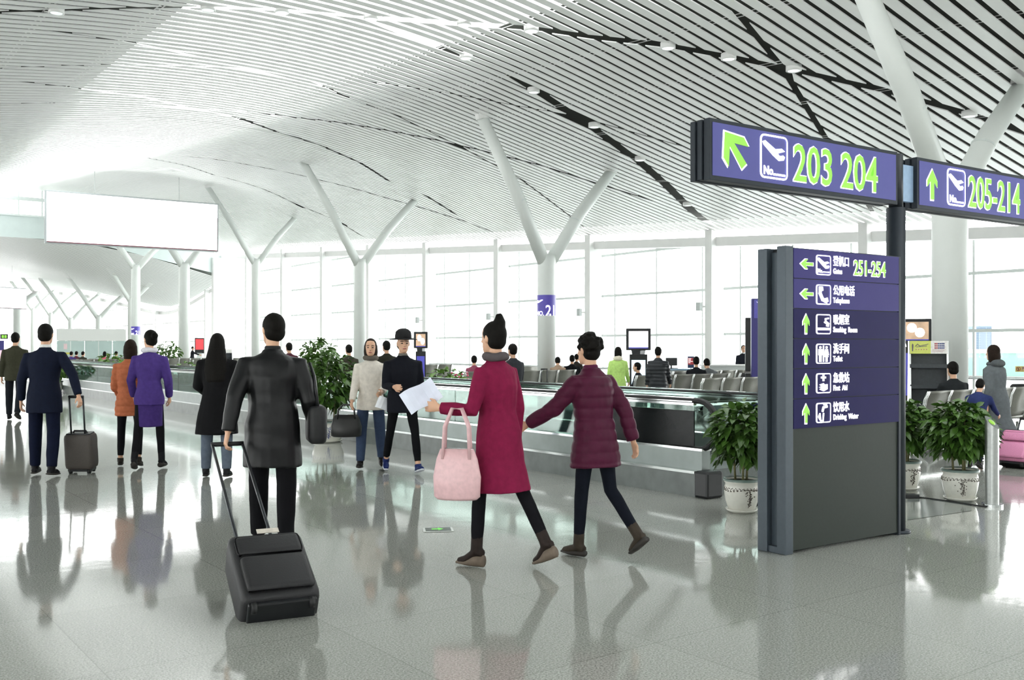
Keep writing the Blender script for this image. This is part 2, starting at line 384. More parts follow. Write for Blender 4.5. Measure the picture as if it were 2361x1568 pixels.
g.add([(TW+.06, S1, 0), (TW+.06, 150, 0), (TW+.06, 150, 9), (TW+.06, S1, 7)], [(0, 1, 2, 3)]); g.build('pane', GW, o)
b = MB(); b.b6(TW-1.2, TW, S1-.35, S1+.1, 0, 8.2); struct('trim_corner_pier', b, WHITE)
# ---- forked columns
COLM = M('white_column_paint', '#e6eae7', .4, var=.02, scale=2)
def column(X, Y, d, zf, k1, z1, k2, z2, label, plaque=None, az=HALL):
    o = thing('forked_column', label, 'column', (X, Y, 0), az); o['kind'] = 'thing'
    r = d/2; sh = MB(); sh.lathe([(r, 0), (r, zf-.25), (r*1.02, zf-.1), (r*.95, zf+.1)], n=32); sh.build('shaft', COLM, o, True)
    for kx, zt in ((-k1, z1), (k2, z2)):
        st = MB(); st.tube([(kx*.02, 0, zf-.2), (kx*.5, 0, (zf+zt)/2), (kx, 0, zt)], [r*.72, r*.68, r*.6], 20); e = st.build('strut', COLM, o, True)
        c = MB(); c.tube([(kx*.98, 0, zt-.06), (kx*1.01, 0, zt+.2)], [r*.75, r*.75], 16); c.build('cap', WHITE, e)
        c = MB(); q = .42; c.tube([(kx*q, 0, zf+(zt-zf)*q-.02), (kx*(q+.006), 0, zf+(zt-zf)*(q+.006))], [r*.705, r*.705], 20); c.build('joint_ring', MUL, e)
    return o
XY = lambda u, Y: ((u-1180.5)/F*Y, Y)
cA = column(*XY(2190, 16.5), .57, 4.1, 2.55, 7.1, 2.54, 6.35, 'white forked column behind the overhead gate sign, thickest in the photo')
cB = column(*XY(1260, 28), .52, 4.05, 2.26, 7.79, 2.51, 6.81, 'white forked column wearing a purple plaque NO.21 behind the seats')
cC = column(*XY(830, 41), .5, 5.1, 2.63, 9.05, 2.74, 7.98, 'plain white forked column standing behind the couple in cream and black')
cD = column(*XY(590, 54), .46, 6.27, 2.71, 10.1, 2.55, 9.08, 'plain white forked column just right of the big hanging lightbox')
column(*XY(425, 58), .6, 6.4, 1.6, 8.3, 1.8, 8.3, 'white forked column under the right end of the big hanging lightbox')
cF = column(*XY(313, 68), .6, 7.1, 1.9, 9.3, 2.3, 9.3, 'white forked column under the big lightbox, wearing a small purple 21 plaque')
fz = lambda v, Y: EYE+(HZ-v)*Y/F
column(*XY(302, 78), .5, fz(690, 78), 2.6, fz(578, 78)-.2, 2.9, fz(612, 78)-.2, 'slim white forked column half hidden behind the small 21 plaque column')
column(*XY(227, 86), .5, fz(729, 86), 2.9, fz(628, 86), 2.4, fz(671, 86), 'far white forked column in front of the frosted glass room')
column(*XY(163, 98), .5, fz(735, 98), 2.8, fz(646, 98), 2.7, fz(676, 98), 'far white forked column rising behind the glass room roof')
column(*XY(117, 108), .5, fz(723, 108), 2.9, fz(641, 108), 2.8, fz(669, 108), 'far white forked column above the head of the navy suit man')
column(*XY(76, 118), .5, fz(712, 118), 2.8, fz(641, 118), 2.6, fz(664, 118), 'farthest white forked column, just right of the small lightbox')
column(*XY(40, 90), .7, fz(705, 90), 1.5, fz(690, 90)+.6, 1.5, fz(690, 90)+.6, 'white column directly below the small far lightbox')
def plaque(o, r, z0, z1, num, a0, col):          # curved plaque wrapped round a shaft, facing the hall
    b = MB(); n = 18; h = z1-z0
    A = [a0+R_(-78+156*i/n) for i in range(n+1)]
    vs = [((r+.012)*math.sin(a), -(r+.012)*math.cos(a), z) for z in (z0, z1) for a in A]
    b.add(vs, [(i, i+1, n+2+i, n+1+i) for i in range(n)]); e = b.build('plaque', col, o, True)
    t = MB()
    def wrap(m, x0):
        t.add([((r+.018-p[1])*math.sin(a0+(p[0]+x0)/r), -(r+.018-p[1])*math.cos(a0+(p[0]+x0)/r), z0+p[2]) for p in m.v], m.f)
    wrap(text(num, h*.72, .78, .004), -.03); wrap(text('NO.', h*.31, .8, .002), -.33)
    pl = MB(); pl.poly([(0, .05), (.06, .04), (.12, .07), (.16, .1), (.19, .12), (.19, .14), (.15, .14), (.1, .11), (.02, .13), (.0, .12), (.05, .09), (.01, .07)], -.004, 0)
    t.add([((r+.02)*math.sin(a0+(p[0]*1.2-.33)/r), -(r+.02)*math.cos(a0+(p[0]*1.2-.33)/r), z0+h*.55+p[2]*.9) for p in pl.v], pl.f)
    t.build('lettering', LETW, e)
PLQ = M('plaque_purple', '#4a3f9c', .35, var=.05, scale=4, emit=.25)
for o, r in ((cB, .26),): plaque(o, r, fz(728, 28), fz(681, 28), '21', math.atan2(-o.location.x, o.location.y)-HALL, PLQ)
plaque(cF, .3, fz(772, 68), fz(753, 68), '21', math.atan2(-cF.location.x, cF.location.y)-HALL, PLQ)
# ================================================================== the direction sign in front
E1 = Vector((.8267, .5627, 0)); SIGN = math.atan2(.5627, .8267)
P0 = Vector((2.06, 7.2, 0)); WF = 1.279
def lx(u, P=P0):                                 # sign-local x of an image column on the sign's plane
    k = (u-1180.5)/F; return (k*P.y-P.x)/(E1.x-k*E1.y)
sg = thing('direction_sign', 'tall slate direction sign with purple panels, post and two overhead gate lightboxes', 'sign', P0, SIGN)
DKG = M('dark_panel_grey', '#29302b', .5, .1, spec=.3, var=.05, scale=40)
b = MB(); b.b6(-.01, WF+.0, .0, .2, .02, 2.235); b.build('lower_panel', DKG, sg, bevel=.004)
b = MB(); b.b6(-.09, -.005, -.012, .07, 0, 2.26); b.b6(-.055, -.03, .07, .15, .04, 2.22); b.b6(-.105, -.02, .15, .24, 0, 2.25); b.b6(-.09, -.01, .06, .2, 0, .05)
b.build('side_frame', M('slate_edge_metal', '#444d55', .4, .3, var=.05), sg, bevel=.004)
b = MB(); b.b6(-.035, -.008, .07, .15, .05, 2.24); b.build('side_groove', BLACKP, sg)
b = MB(); b.b6(WF-.005, WF+.022, -.012, .2, 0, 2.235); b.b6(WF+.03, WF+.05, .02, .2, 0, 2.235); b.build('right_frame', FRAMEG, sg, bevel=.004)
b = MB(); b.b6(-.01, WF+.03, -.006, .21, 2.235, 2.25); b.build('top_cap', FRAMEG, sg)
PX, PY = WF+.105, .09                            # the post
b = MB(); b.lathe([(.075, 0), (.075, 2.66)], (PX, PY, 0), 28); b.lathe([(.115, 0), (.115, .02)], (PX, PY, 0), 28); po = b.build('post', FRAMEG, sg, True)
b = MB(); b.lathe([(.056, 2.66), (.056, 3.1)], (PX, PY, 0), 24); b.build('upper_post', M('dark_slate_metal', '#262b31', .45, .2, var=.05), sg, True)
rows = [2.246-.222*i for i in range(7)]
UPA = [(0, .5), (.3, .12), (.3, -.08), (.1, .12), (.1, -.5), (-.1, -.5), (-.1, .12), (-.3, -.08), (-.3, .12)]
def arrow_pts(cx, cz, w_, h_, a=0, P=UPA, g=0):
    o = []
    for x, z in P:
        q = 1+g; X, Z = x*w_*q, z*h_*q
        o.append((cx+X*math.cos(a)-Z*math.sin(a), cz+X*math.sin(a)+Z*math.cos(a)))
    return o
PLANE = [(0, .93), (.1, 1), (.55, .62), (.83, .7), (.98, .57), (.66, .42), (.74, .3), (.9, .36), (.98, .27), (.92, .1), (.72, .05), (.45, .3), (.05, .78)]
def plane_icon(m, x, z, w_, h_, y0, y1):
    m.poly([(x+a*w_*.98, z+c*h_) for a, c in PLANE], y0, y1)
def person_icon(m, x, z, h, skirt, y0, y1):
    c = [(x+.075*h*math.cos(a), z+.91*h+.075*h*math.sin(a)) for a in [k*PI/5 for k in range(10)]]; m.poly(c, y0, y1)
    if skirt: m.poly([(x-.1*h, z+.8*h), (x+.1*h, z+.8*h), (x+.2*h, z+.42*h), (x+.12*h, z+.42*h), (x+.16*h, z+.3*h), (x+.07*h, z+.3*h), (x+.07*h, z), (x-.07*h, z), (x-.07*h, z+.3*h), (x-.16*h, z+.3*h), (x-.12*h, z+.42*h), (x-.2*h, z+.42*h)], y0, y1)
    else: m.poly([(x-.15*h, z+.8*h), (x+.15*h, z+.8*h), (x+.17*h, z+.42*h), (x+.1*h, z+.42*h), (x+.09*h, z), (x+.01*h, z), (x, z+.4*h), (x-.01*h, z), (x-.09*h, z), (x-.1*h, z+.42*h), (x-.17*h, z+.42*h)], y0, y1)
ENTRY = [('登机口', 'Gates', 'L', 'plane'), ('公用电话', 'Telephone', 'L', 'phone'), ('吸烟室', 'Smoking  Room', 'U', 'smoke'), ('洗手间', 'Toilet', 'U', 'toilet'), ('急救站', 'First  Aid', 'U', 'aid'), ('饮用水', 'Drinking  Water', 'U', 'water')]
Y0, Y1 = -.02, -.012
for i, (zh, en, ar, ic) in enumerate(ENTRY):
    zt, zb = rows[i], rows[i+1]; zc = (zt+zb)/2; m = MB(); m.b6(.0, WF-.004, -.012, .004, zb+.004, zt-.002)
    pn = m.build('sign_panel', PURP if i < 2 else PURP2, sg)
    xa = lx(1856 if ar == 'L' else 1854.5)
    for nm, g, mt, y in (('arrow_outline', .16, LETW, (-.016, -.012)), ('arrow', 0, LETG, (-.021, -.0125))):
        m = MB(); m.poly(arrow_pts(xa, zc, .115, .135, PI/2 if ar == 'L' else 0, g=g), *y); m.build(nm, mt, pn)
    m = MB(); x0, x1 = lx(1878), lx(1911); z0, z1 = zc-.075, zc+.075; cx = (x0+x1)/2; W = x1-x0
    m.ring(x0, x1, z0, z1, .008, .02, Y0, Y1)
    if ic == 'plane': plane_icon(m, x0+.014, zc-.03, W-.026, .085, Y0, Y1); q = text('No.', .042, .9, .001, x=x0+.016, z=z0+.018, y=-.016); m.add(q.v, q.f); m.poly([(cx-.005, z0+.02), (x1-.016, z0+.02), (x1-.016, z0+.028), (cx-.005, z0+.028)], Y0, Y1)
    if ic == 'phone':
        m.strip([(cx-.03, zc+.05), (cx-.04, zc+.01), (cx-.01, zc-.035), (cx+.035, zc-.05)], .026, Y0, Y1); m.poly([(cx-.05, zc+.06), (cx-.01, zc+.06), (cx-.005, zc+.03), (cx-.05, zc+.03)], Y0, Y1); m.poly([(cx+.01, zc-.03), (cx+.045, zc-.02), (cx+.055, zc-.05), (cx+.015, zc-.06)], Y0, Y1)
    if ic == 'smoke':
        m.b6(x0+.014, x1-.014, Y0, Y1, z0+.03, z0+.048); m.strip([(x1-.03, z0+.06), (x1-.025, z0+.08), (x1-.055, z0+.095), (x1-.06, z0+.115), (x1-.025, z0+.12)], .011, Y0, Y1); m.strip([(x1-.045, z0+.062), (x1-.04, z0+.078), (x1-.07, z0+.09)], .009, Y0, Y1)
    if ic == 'toilet': person_icon(m, cx-.036, z0+.014, .12, False, Y0, Y1); person_icon(m, cx+.036, z0+.014, .12, True, Y0, Y1); m.b6(cx-.003, cx+.003, Y0, Y1, z0+.014, z1-.014)
    if ic == 'aid':
        m.strip([(cx-.022, zc+.043), (cx+.022, zc+.043)], .014, Y0, Y1); m.strip([(cx, zc+.02), (cx, zc+.066)], .014, Y0, Y1)
        m.poly([(cx-.045, zc-.01), (cx, zc), (cx+.01, zc-.01), (cx+.045, zc-.008), (cx+.045, zc-.045), (cx, zc-.06), (cx-.045, zc-.045), (cx-.02, zc-.035), (cx-.05, zc-.03), (cx-.02, zc-.022)], Y0, Y1)
    if ic == 'water':
        m.strip([(cx+.04, zc+.045), (cx, zc+.04), (cx-.01, zc+.012)], .016, Y0, Y1); m.strip([(cx+.005, zc+.06), (cx+.035, zc+.06)], .009, Y0, Y1)
        m.poly([(cx-.045, zc-.002), (cx-.037, zc-.002), (cx-.03, zc-.055), (cx-.008, zc-.055), (cx-.003, zc-.002), (cx+.005, zc-.002), (cx-.002, zc-.064), (cx-.036, zc-.064)], Y0, Y1); m.strip([(cx-.045, zc-.012), (cx-.056, zc-.03), (cx-.04, zc-.05)], .007, Y0, Y1)
    m.build('pictogram', LETW, pn)
    m = text(zh, .083, .78, .0012, x=lx(1917), z=zc+.008, y=-.016); q = text(en, .058, .78, .001, x=lx(1917), z=zc-.058, y=-.016); m.add(q.v, q.f); m.build('lettering', LETW, pn)
    if i == 0:
        for nm, of, mt, y in (('numeral_outline', .006, LETW, -.0145), ('numerals', .001, LETG, -.019)):
            text('251-254', .165, .74, of, .002, x=lx(1964), z=zc-.058, y=y).build(nm, mt, pn)
ARR45 = [(230, 195), (355, 215), (385, 272), (290, 262), (372, 390), (340, 430), (262, 285), (255, 425), (222, 370)]
FACE = M('lightbox_purple', '#565792', .5, spec=.2, emit=.22, var=.04, scale=4)
def lightbox(x0, x1, z0, z1, yoff, num, up):
    m = MB(); m.b6(x0, x1, -.005+yoff, .05+yoff, z0, z1); m.b6(x0-.015, x1-.02, .055+yoff, .1+yoff, z0+.005, z1-.005); m.b6(x0-.03, x1-.03, .105+yoff, .15+yoff, z0, z1-.01); m.b6(x0+.03, x1-.05, .02+yoff, .13+yoff, z0+.02, z1-.02)
    bx = m.build('overhead_lightbox', FRAMEG, sg, bevel=.004)
    f = MB(); f.b6(x0+.028, x1-.028, -.009+yoff, .0+yoff, z0+.032, z1-.028); f.build('lit_face', FACE, bx)
    H = z1-z0; y = yoff-.012; zc = (z0+z1)/2; s = H/.43
    if up: pts = arrow_pts(x0+.2, zc, .235, .25); po = arrow_pts(x0+.2, zc, .235, .25, g=.09)
    else:
        cx, cz = 300, 312; pts = [(x0+.245+(a-cx)*.00152, zc+(cz-d)*.00103+.01) for a, d in ARR45]; mx_ = sum(p[0] for p in pts)/9; mz = sum(p[1] for p in pts)/9; po = [(mx_+(a-mx_)*1.1, mz+(d-mz)*1.1) for a, d in pts]
    m = MB(); m.poly(po, y-.002, y+.003); m.build('arrow_outline', LETW, bx)
    m = MB(); m.poly(pts, y-.006, y); m.build('arrow', LETG, bx)
    xi = x0+(.42 if up else .5); m = MB(); w_ = .27 if up else .29
    m.ring(xi, xi+w_, zc-.15, zc+.165, .013, .04, y-.004, y+.003); plane_icon(m, xi+.025, zc-.02, w_-.045, .14, y-.004, y+.003)
    q = text('No.', .085, .9, .0025, x=xi+.035, z=zc-.12, y=y); m.add(q.v, q.f); m.b6(xi+w_*.5, xi+w_-.025, y-.004, y+.003, zc-.122, zc-.108); m.build('pictogram', LETW, bx)
    for nm, of, mt, yy in (('numeral_outline', .010, LETW, y+.001), ('numerals', .003, LETG, y-.005)):
        text(num, .385, .8 if not up else .66, of, .002, x=xi+w_+(.06 if not up else .045), z=zc-.137, y=yy).build(nm, mt, bx)
    return bx
lightbox(-.86, WF-.01, 2.667, 3.093, .0, '203 204', False)
lightbox(WF+.3, WF+2.3, 2.667, 3.093, .03, '205-214', True)
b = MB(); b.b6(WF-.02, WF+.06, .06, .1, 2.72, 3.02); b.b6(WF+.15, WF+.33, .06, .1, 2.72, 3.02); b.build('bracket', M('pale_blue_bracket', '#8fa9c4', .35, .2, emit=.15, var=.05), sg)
# ================================================================== hanging lightboxes
def hangbox(name, pl, pr, zt, zb, label):
    d = (pr-pl); L = math.hypot(d.x, d.y); az = math.atan2(d.y, d.x)
    o = thing(name, label, 'lightbox', (pl.x, pl.y, zb), az, 'hanging lightboxes'); h = zt-zb
    b = MB(); b.b6(0, L, 0, .3, 0, h); b.build('casing', M('pale_metal_casing', '#b9bfc1', .35, .4, var=.04), o, bevel=.02)
    b = MB(); b.b6(.07, L-.07, -.025, .0, .09, h-.08); b.build('lit_face', M('white_lit_face', '#ffffff', .4, emit=2.2, var=0), o)
    b = MB(); b.b6(.07, L-.07, -.03, -.001, .05, .09); b.b6(L-.085, L-.07, -.03, 0, .05, h*.7); b.build('coloured_edge', M('dark_crimson_edge', '#7a2440', .4, var=.25, scale=.6), o)
    for x in (.27*L, .76*L):
        b = MB(); p = pl+d*(x/L); s, t = W2H(p.x, p.y); zr = (roofz(s, t) if s < S1 else roof2(s, t))-zb; b.tube([(x, .15, h-.02), (x, .15, max(zr+.2, h+.4))], .012, 8); b.build('hanger', STEEL, o)
    return o
pl = px(104, 46.7); pr = px(504, 51.3)
hangbox('hanging_lightbox', pl, pr, EYE+363*46.7/F, EYE+240*46.7/F, 'big white lightbox hanging from the slatted vault in front of forked columns')
pl = px(-75, 79); pr = px(62, 84)
hangbox('hanging_lightbox', pl, pr, EYE+135*84/F, EYE+86*84/F, 'small far white lightbox hanging at the left edge beyond the big one')
# ================================================================== moving walkway
WK0, WK1, TA, TB = 6.75, 50.0, 7.4, 9.15
GL = glass('green_tint_glass', (.6, .68, .65), .04, .3)
wk = thing('moving_walkway', 'long glass-sided moving walkway running from the plant pot to the far left', 'walkway', (0, 0, 0), HALL)
STONE = M('grey_stone_cladding', '#666c6a', .35, var=.18, scale=6)
SKIN_ = M('steel_skirt', '#7b8280', .35, .6, var=.08, scale=5)
for t0, sgn in ((TA, 1), (TB, -1)):
    nm = 'near' if sgn == 1 else 'far'
    m = MB(); m.b6(min(t0, t0+.12*sgn), max(t0, t0+.12*sgn), WK0+.1, WK1, 0, .235); m.build('base_cladding', STONE, wk)
    m = MB(); m.b6(min(t0-.012*sgn, t0+.14*sgn), max(t0-.012*sgn, t0+.14*sgn), WK0+.1, WK1, .235, .262); m.b6(min(t0+.1*sgn, t0+.24*sgn), max(t0+.1*sgn, t0+.24*sgn), WK0+.1, WK1, .455, .48); m.build('bright_trim', CHROME, wk)
    m = MB(); m.b6(min(t0+.1*sgn, t0+.22*sgn), max(t0+.1*sgn, t0+.22*sgn), WK0+.1, WK1, .262, .456); m.build('skirt', SKIN_, wk)
    tg = t0+.16*sgn; m = MB()
    s_ = WK0+.25
    while s_ < WK1-.1:
        e_ = min(s_+1.5, WK1); m.b6(tg-.006, tg+.006, s_+.006, e_-.006, .47, .93); s_ += 1.5
    m.build('glass_balustrade', GL, wk)
    m = MB(); rr = .25
    path = [(tg, WK1, .965)]+[(tg, s2, .965) for s2 in np.linspace(WK1-1, WK0+.3, 20)]
    path += [(tg, WK0+.2-rr*math.sin(a), .715+rr*math.cos(a)) for a in np.linspace(.1, PI, 12)]+[(tg, WK0+.6, .465)]
    m.tube(path, (.038, .03), 12, side=(1, 0, 0)); m.build('handrail', RUB, wk, True)
    m = MB(); m.b6(tg-.022, tg+.022, WK0+.25, WK1, .915, .94); m.build('handrail_channel', CHROME, wk)
    m = MB(); m.b6(tg-.045, tg-.039, WK0+.25, WK1, .95, .962); m.b6(tg-.02, tg+.0, WK0+.25, WK1, .989, .997); m.build('handrail_highlight', CHROME, wk)  # highlight along the rubber handrail, modelled as thin polished strips
    m = MB(); m.b6(min(t0-.02*sgn, t0+.22*sgn), max(t0-.02*sgn, t0+.22*sgn), WK0-.08, WK0+.1, 0, .27); m.build('end_cap', BLACKP, wk, bevel=.025)
m = MB(); m.b6(TA+.145, TA+.157, WK0+.25, WK0+1.75, .475, .86); m.build('dark_glass_panel', M('black_glass', '#090d0e', .12, spec=.12, var=.1), wk)
m = MB(); m.b6(TA+.2, TB-.2, WK0+.1, WK1, 0, .26); m.build('moving_belt', M('ribbed_dark_belt', '#6d7371', .5, .4, var=.1, scale=50), wk)
# ================================================================== planters
LEAF = M('glossy_green_leaf', '#486a2a', .35, var=.4, scale=9); LEAF2 = M('bright_green_leaf', '#5d8234', .4, var=.35, scale=9); STEMM = M('green_brown_stem', '#7d7a55', .7, var=.2)
POTW = M('white_glazed_pot', '#e4e3da', .25, var=.04, coat=.3); SOIL = M('dark_soil', '#2e2a22', .9, var=.3, bump=.5)
INK = M('brown_grey_glaze_motif', '#5b544c', .4, var=.1); BLUE = M('cobalt_blue_glaze_motif', '#2e3f86', .35, var=.15)
def leaf(m, p, d, L, wd, droop, roll):
    d = d.normalized(); side = d.cross(Vector((0, 0, 1)))
    side = (Vector((1, 0, 0)) if side.length < .05 else side.normalized()); side = Matrix.Rotation(roll, 3, d) @ side; up = side.cross(d)
    vs = []; prof = [(.0, .05), (.25, .8), (.5, 1), (.78, .6), (1, .02)]
    for f, q in prof:
        c = p+d*(L*f)+Vector((0, 0, -droop*L*f*f)); vs += [c-side*(wd*q/2)+up*(.12*wd*q), c-up*(.03*wd), c+side*(wd*q/2)+up*(.12*wd*q)]
    fs = []
    for i in range(4):
        a = i*3; fs += [(a, a+1, a+4, a+3), (a+1, a+2, a+5, a+4)]
    m.add(vs, fs)
def foliage(center, rad, n, L, rng, mat, parent, cut=-.75, name='foliage'):
    m = MB(); c = Vector(center)
    for _ in range(n):
        while True:
            q = Vector((rng.uniform(-1, 1), rng.uniform(-1, 1), rng.uniform(-1, 1)))
            if .35 < q.length < 1 and q.z > cut: break
        k = 1+.18*noise.noise(q*2.3+c)
        p = c+Vector((q.x*rad[0], q.y*rad[1], q.z*rad[2]))*k
        d = Vector((q.x, q.y, q.z*.45-.15))+Vector((rng.gauss(0, .5), rng.gauss(0, .5), rng.gauss(0, .35)))
        leaf(m, p, d, L*rng.uniform(.7, 1.25), L*rng.uniform(.52, .72), rng.uniform(.15, .6), rng.uniform(-.7, .7))
    return m.build(name, mat, parent, True)
def planter(loc, label, seed, pot_h=.3, pot_r=.19, fol=(.36, .36, .37), fz_=.66, n=620, L=.1, motif=INK, mat=LEAF, nst=3, face=0, cut=-.8, saucer=True):
    o = thing('potted_plant', label, 'plant', loc, 0, 'potted plants'); rng = random.Random(seed); r = pot_r; h = pot_h
    p = MB(); p._lathe([(r*.62, .015), (r*.74, h*.08), (r*.9, h*.35), (r*.97, h*.6), (r*.96, h*.75), (r*.9, h*.86), (r*1.0, h*.9), (r*1.02, h*.98), (r*.98, h), (r*.9, h*.97), (r*.88, h*.9)], (0, 0, 0), 36, False); pot = p.build('pot', POTW, o, True)
    rm = MB(); rm._lathe([(r*1.025, h*.93), (r*1.03, h*.985), (r*.98, h*1.012), (r*.9, h*.98)], (0, 0, 0), 36, False); rm.build('rim', M('grey_green_glaze', '#6f827b', .3, var=.06), pot, True)
    if saucer: s = MB(); s._lathe([(r*.7, 0), (r*.86, .02), (r*.9, .035), (r*.82, .03), (r*.6, .018)], (0, 0, 0), 36, True); s.build('saucer', POTW, o, True)
    s = MB(); s.lathe([(r*.88, h*.9), (r*.87, h*.93)], n=24); s.build('soil', SOIL, o)
    mo = MB(); ra = lambda z: np.interp(z/h, [.05, .35, .6, .75, .86], [r*.74, r*.9, r*.97, r*.96, r*.9])+.002
    def onpot(a, z): return Vector((ra(z)*math.sin(a+face), -ra(z)*math.cos(a+face), z))
    for k in range(46):                          # a garland under the rim and one hanging spray
        a = -1.5+3*k/45; z = h*(.72+.03*math.sin(k*1.9)); mo.ell(onpot(a, z), (.006, .006, .004), 6, 4)
        if k % 3 == 0: mo.ell(onpot(a+.03, z-.012), (.009, .009, .006), 6, 4)
    for k in range(44):
        f = k/44; a = .25+rng.gauss(0, .19*(1-f*.75)); z = h*(.68-.46*f); mo.ell(onpot(a, z), (.006, .006, .005), 6, 4)
    mo.tube([onpot(.2+.1*math.sin(q*3), h*(.68-.5*q)) for q in np.linspace(0, 1, 10)], .0025, 5)
    mo.build('glaze_motif', motif, pot)
    for k in range(nst):
        a = k*2*PI/max(nst, 1)+.5; st = MB(); x, y = math.cos(a)*r*.35, math.sin(a)*r*.35
        st.tube([(x, y, h*.85), (x*1.3, y*1.2, (h+fz_)/2), (x*2, y*1.8, fz_+fol[2]*.4)], [.011, .01, .006], 7); st.build('stem', STEMM, o, True)
    foliage((0, 0, fz_), fol, n, L, rng, mat, o, cut)
    return o
planter(fl(1710, 1180), 'round leafy plant in white pot with brown motif, left of the tall direction sign', 1, .31, .165, (.25, .27, .28), .72, 900, .1)
planter(fl(2214, 1153), 'leafy plant in white motif pot beside the steel bollard', 2, .31, .175, (.3, .3, .27), .7, 1000, .105, face=-.5)
planter(fl(2085, 1128), 'leafy plant mostly hidden behind the right edge of the direction sign', 3, .31, .17, (.27, .3, .28), .68, 750, .1)
planter(px(756, 15.7)*Vector((1, 1, 0)), 'leafy plant in blue and white pot behind the leather jacket man', 4, .34, .26, (.42, .42, .5), .98, 700, .13, BLUE)
planter(H2W(35, 7.0)+Vector((.25, 0, 0)), 'bright leafy plant beside the navy suit man at the walkway far end', 5, .4, .22, (.42, .42, .4), .85, 340, .16, mat=LEAF2)
planter(px(258, 38)*Vector((1, 1, 0)), 'drooping plant behind the walkway glass left of the orange jacket', 6, .4, .22, (.6, .6, .5), .75, 260, .2, mat=LEAF2)
planter(px(437, 31)*Vector((1, 1, 0)), 'drooping plant behind the walkway glass between the purple suit and the black cape', 7, .4, .22, (.55, .55, .45), .62, 260, .17, mat=LEAF2)
planter(px(565, 28)*Vector((1, 1, 0)), 'drooping plant peeking out right of the long black hair', 8, .4, .22, (.5, .5, .45), .7, 240, .17, mat=LEAF2)
planter(px(1030, 17.6)*Vector((1, 1, 0)), 'drooping plant with pink blossoms behind the red coat woman', 9, .35, .2, (.44, .44, .36), .77, 420, .13, mat=LEAF2)
bl = MB(); rng = random.Random(5)
for _ in range(14): bl.ell((rng.uniform(.1, .4), rng.uniform(-.35, -.2), .95+rng.uniform(-.05, .12)), (.022, .022, .018), 6, 4)
bl.build('blossom', M('pink_blossom', '#d4607c', .5), bpy.data.objects['potted_plant.008'])
planter(px(735, 36)*Vector((1, 1, 0)), 'tall sparse dark plant rising behind the leather jacket man shoulder', 10, .5, .3, (.62, .62, .52), 1.3, 200, .24, mat=LEAF, cut=-.9)
planter(px(390, 55)*Vector((1, 1, 0)), 'small sparse dark plant by the far column right of the purple suit', 11, .5, .3, (.6, .6, .5), 1.25, 130, .26, mat=LEAF, cut=-.9)
# ================================================================== bollard, cable, floor bits
bo = thing('steel_bollard', 'brushed steel bollard with slanted top and green light beside the potted plant', 'bollard', fl(2287, 1167))
b = MB(); b._lathe([(.062, .0), (.062, .74)], (0, 0, 0), 28, False)
for i, p in enumerate(b.v):
    if p[2] > .5: b.v[i] = (p[0], p[1], .8-.6*p[0]+.75*p[1])
c_ = MB(); c_.add([p for p in b.v if p[2] > .5], [tuple(range(28))]); c_.build('slanted_cap', STEEL, bo)
b.build('tube', M('satin_steel', '#a9acaa', .38, .85, var=.08, scale=40), bo, True)
b = MB(); b.lathe([(.1, 0), (.1, .025)], n=28); b.build('base_plate', STEEL, bo)
b = MB(); b.ell((0, 0, .802), (.042, .036, .006), 16, 6, Vector((.6, -.75, 1)).to_track_quat('Z', 'Y').to_matrix()); b.build('green_light', M('green_lens', '#7fae3c', .3, emit=.5), bo)
for P, nm, lb in ((fl(2100, 1148), 'cable_box', 'flat black box on the floor right of the direction sign post'), (fl(1757, 1165), 'cable_box', 'flat black box on the floor between plant pot and direction sign')):
    b = MB(); b.box((0, 0, .02), (.14, .1, .04)); o = b.build(nm, BLACKP, bevel=.006); o.location = P; tag(o, lb, 'box')
b = MB(); a, c = fl(2110, 1147), fl(2270, 1169); b.tube([a+(c-a)*q+Vector((0, .03*math.sin(q*5), .007)) for q in np.linspace(0, 1, 12)], .007, 6); tag(b.build('power_cable', RUB), 'thin black cable running over the floor to the steel bollard', 'cable')
q0, q1, q2, q3 = fl(2092, 1200), fl(2092, 1152), fl(2240, 1152), fl(2240, 1178)
b = MB(); b.add([p+Vector((0, 0, .003)) for p in (q0, q1, q2, q3)], [(3, 2, 1, 0)]); o = b.build('trim_floor_strip', M('dark_granite_strip', '#767c79', .1, spec=.6, var=.2, scale=120)); o['kind'] = 'structure'
st = thing('floor_sticker', 'white bordered floor sticker with green arrow in front of the red coat woman', 'sticker', fl(1010, 1222)+Vector((0, 0, .004)), R_(8))
b = MB(); b.box((0, 0, 0), (.25, .19, .003)); b.build('border', M('sticker_white', '#e9ece9', .3), st)
b = MB(); b.box((0, 0, .002), (.21, .15, .003)); b.build('dark_field', M('sticker_dark', '#3f4744', .3, var=.6, scale=70), st)
b = MB(); b.add([(x*.09, y*.12, .005) for x, y in [(.5, 0), (.0, .5), (.0, .2), (-.6, .2), (-.6, -.2), (0, -.2), (0, -.5)]], [tuple(range(7))]); b.build('arrow', M('sticker_green', '#6fe04a', .3, emit=.3), st)
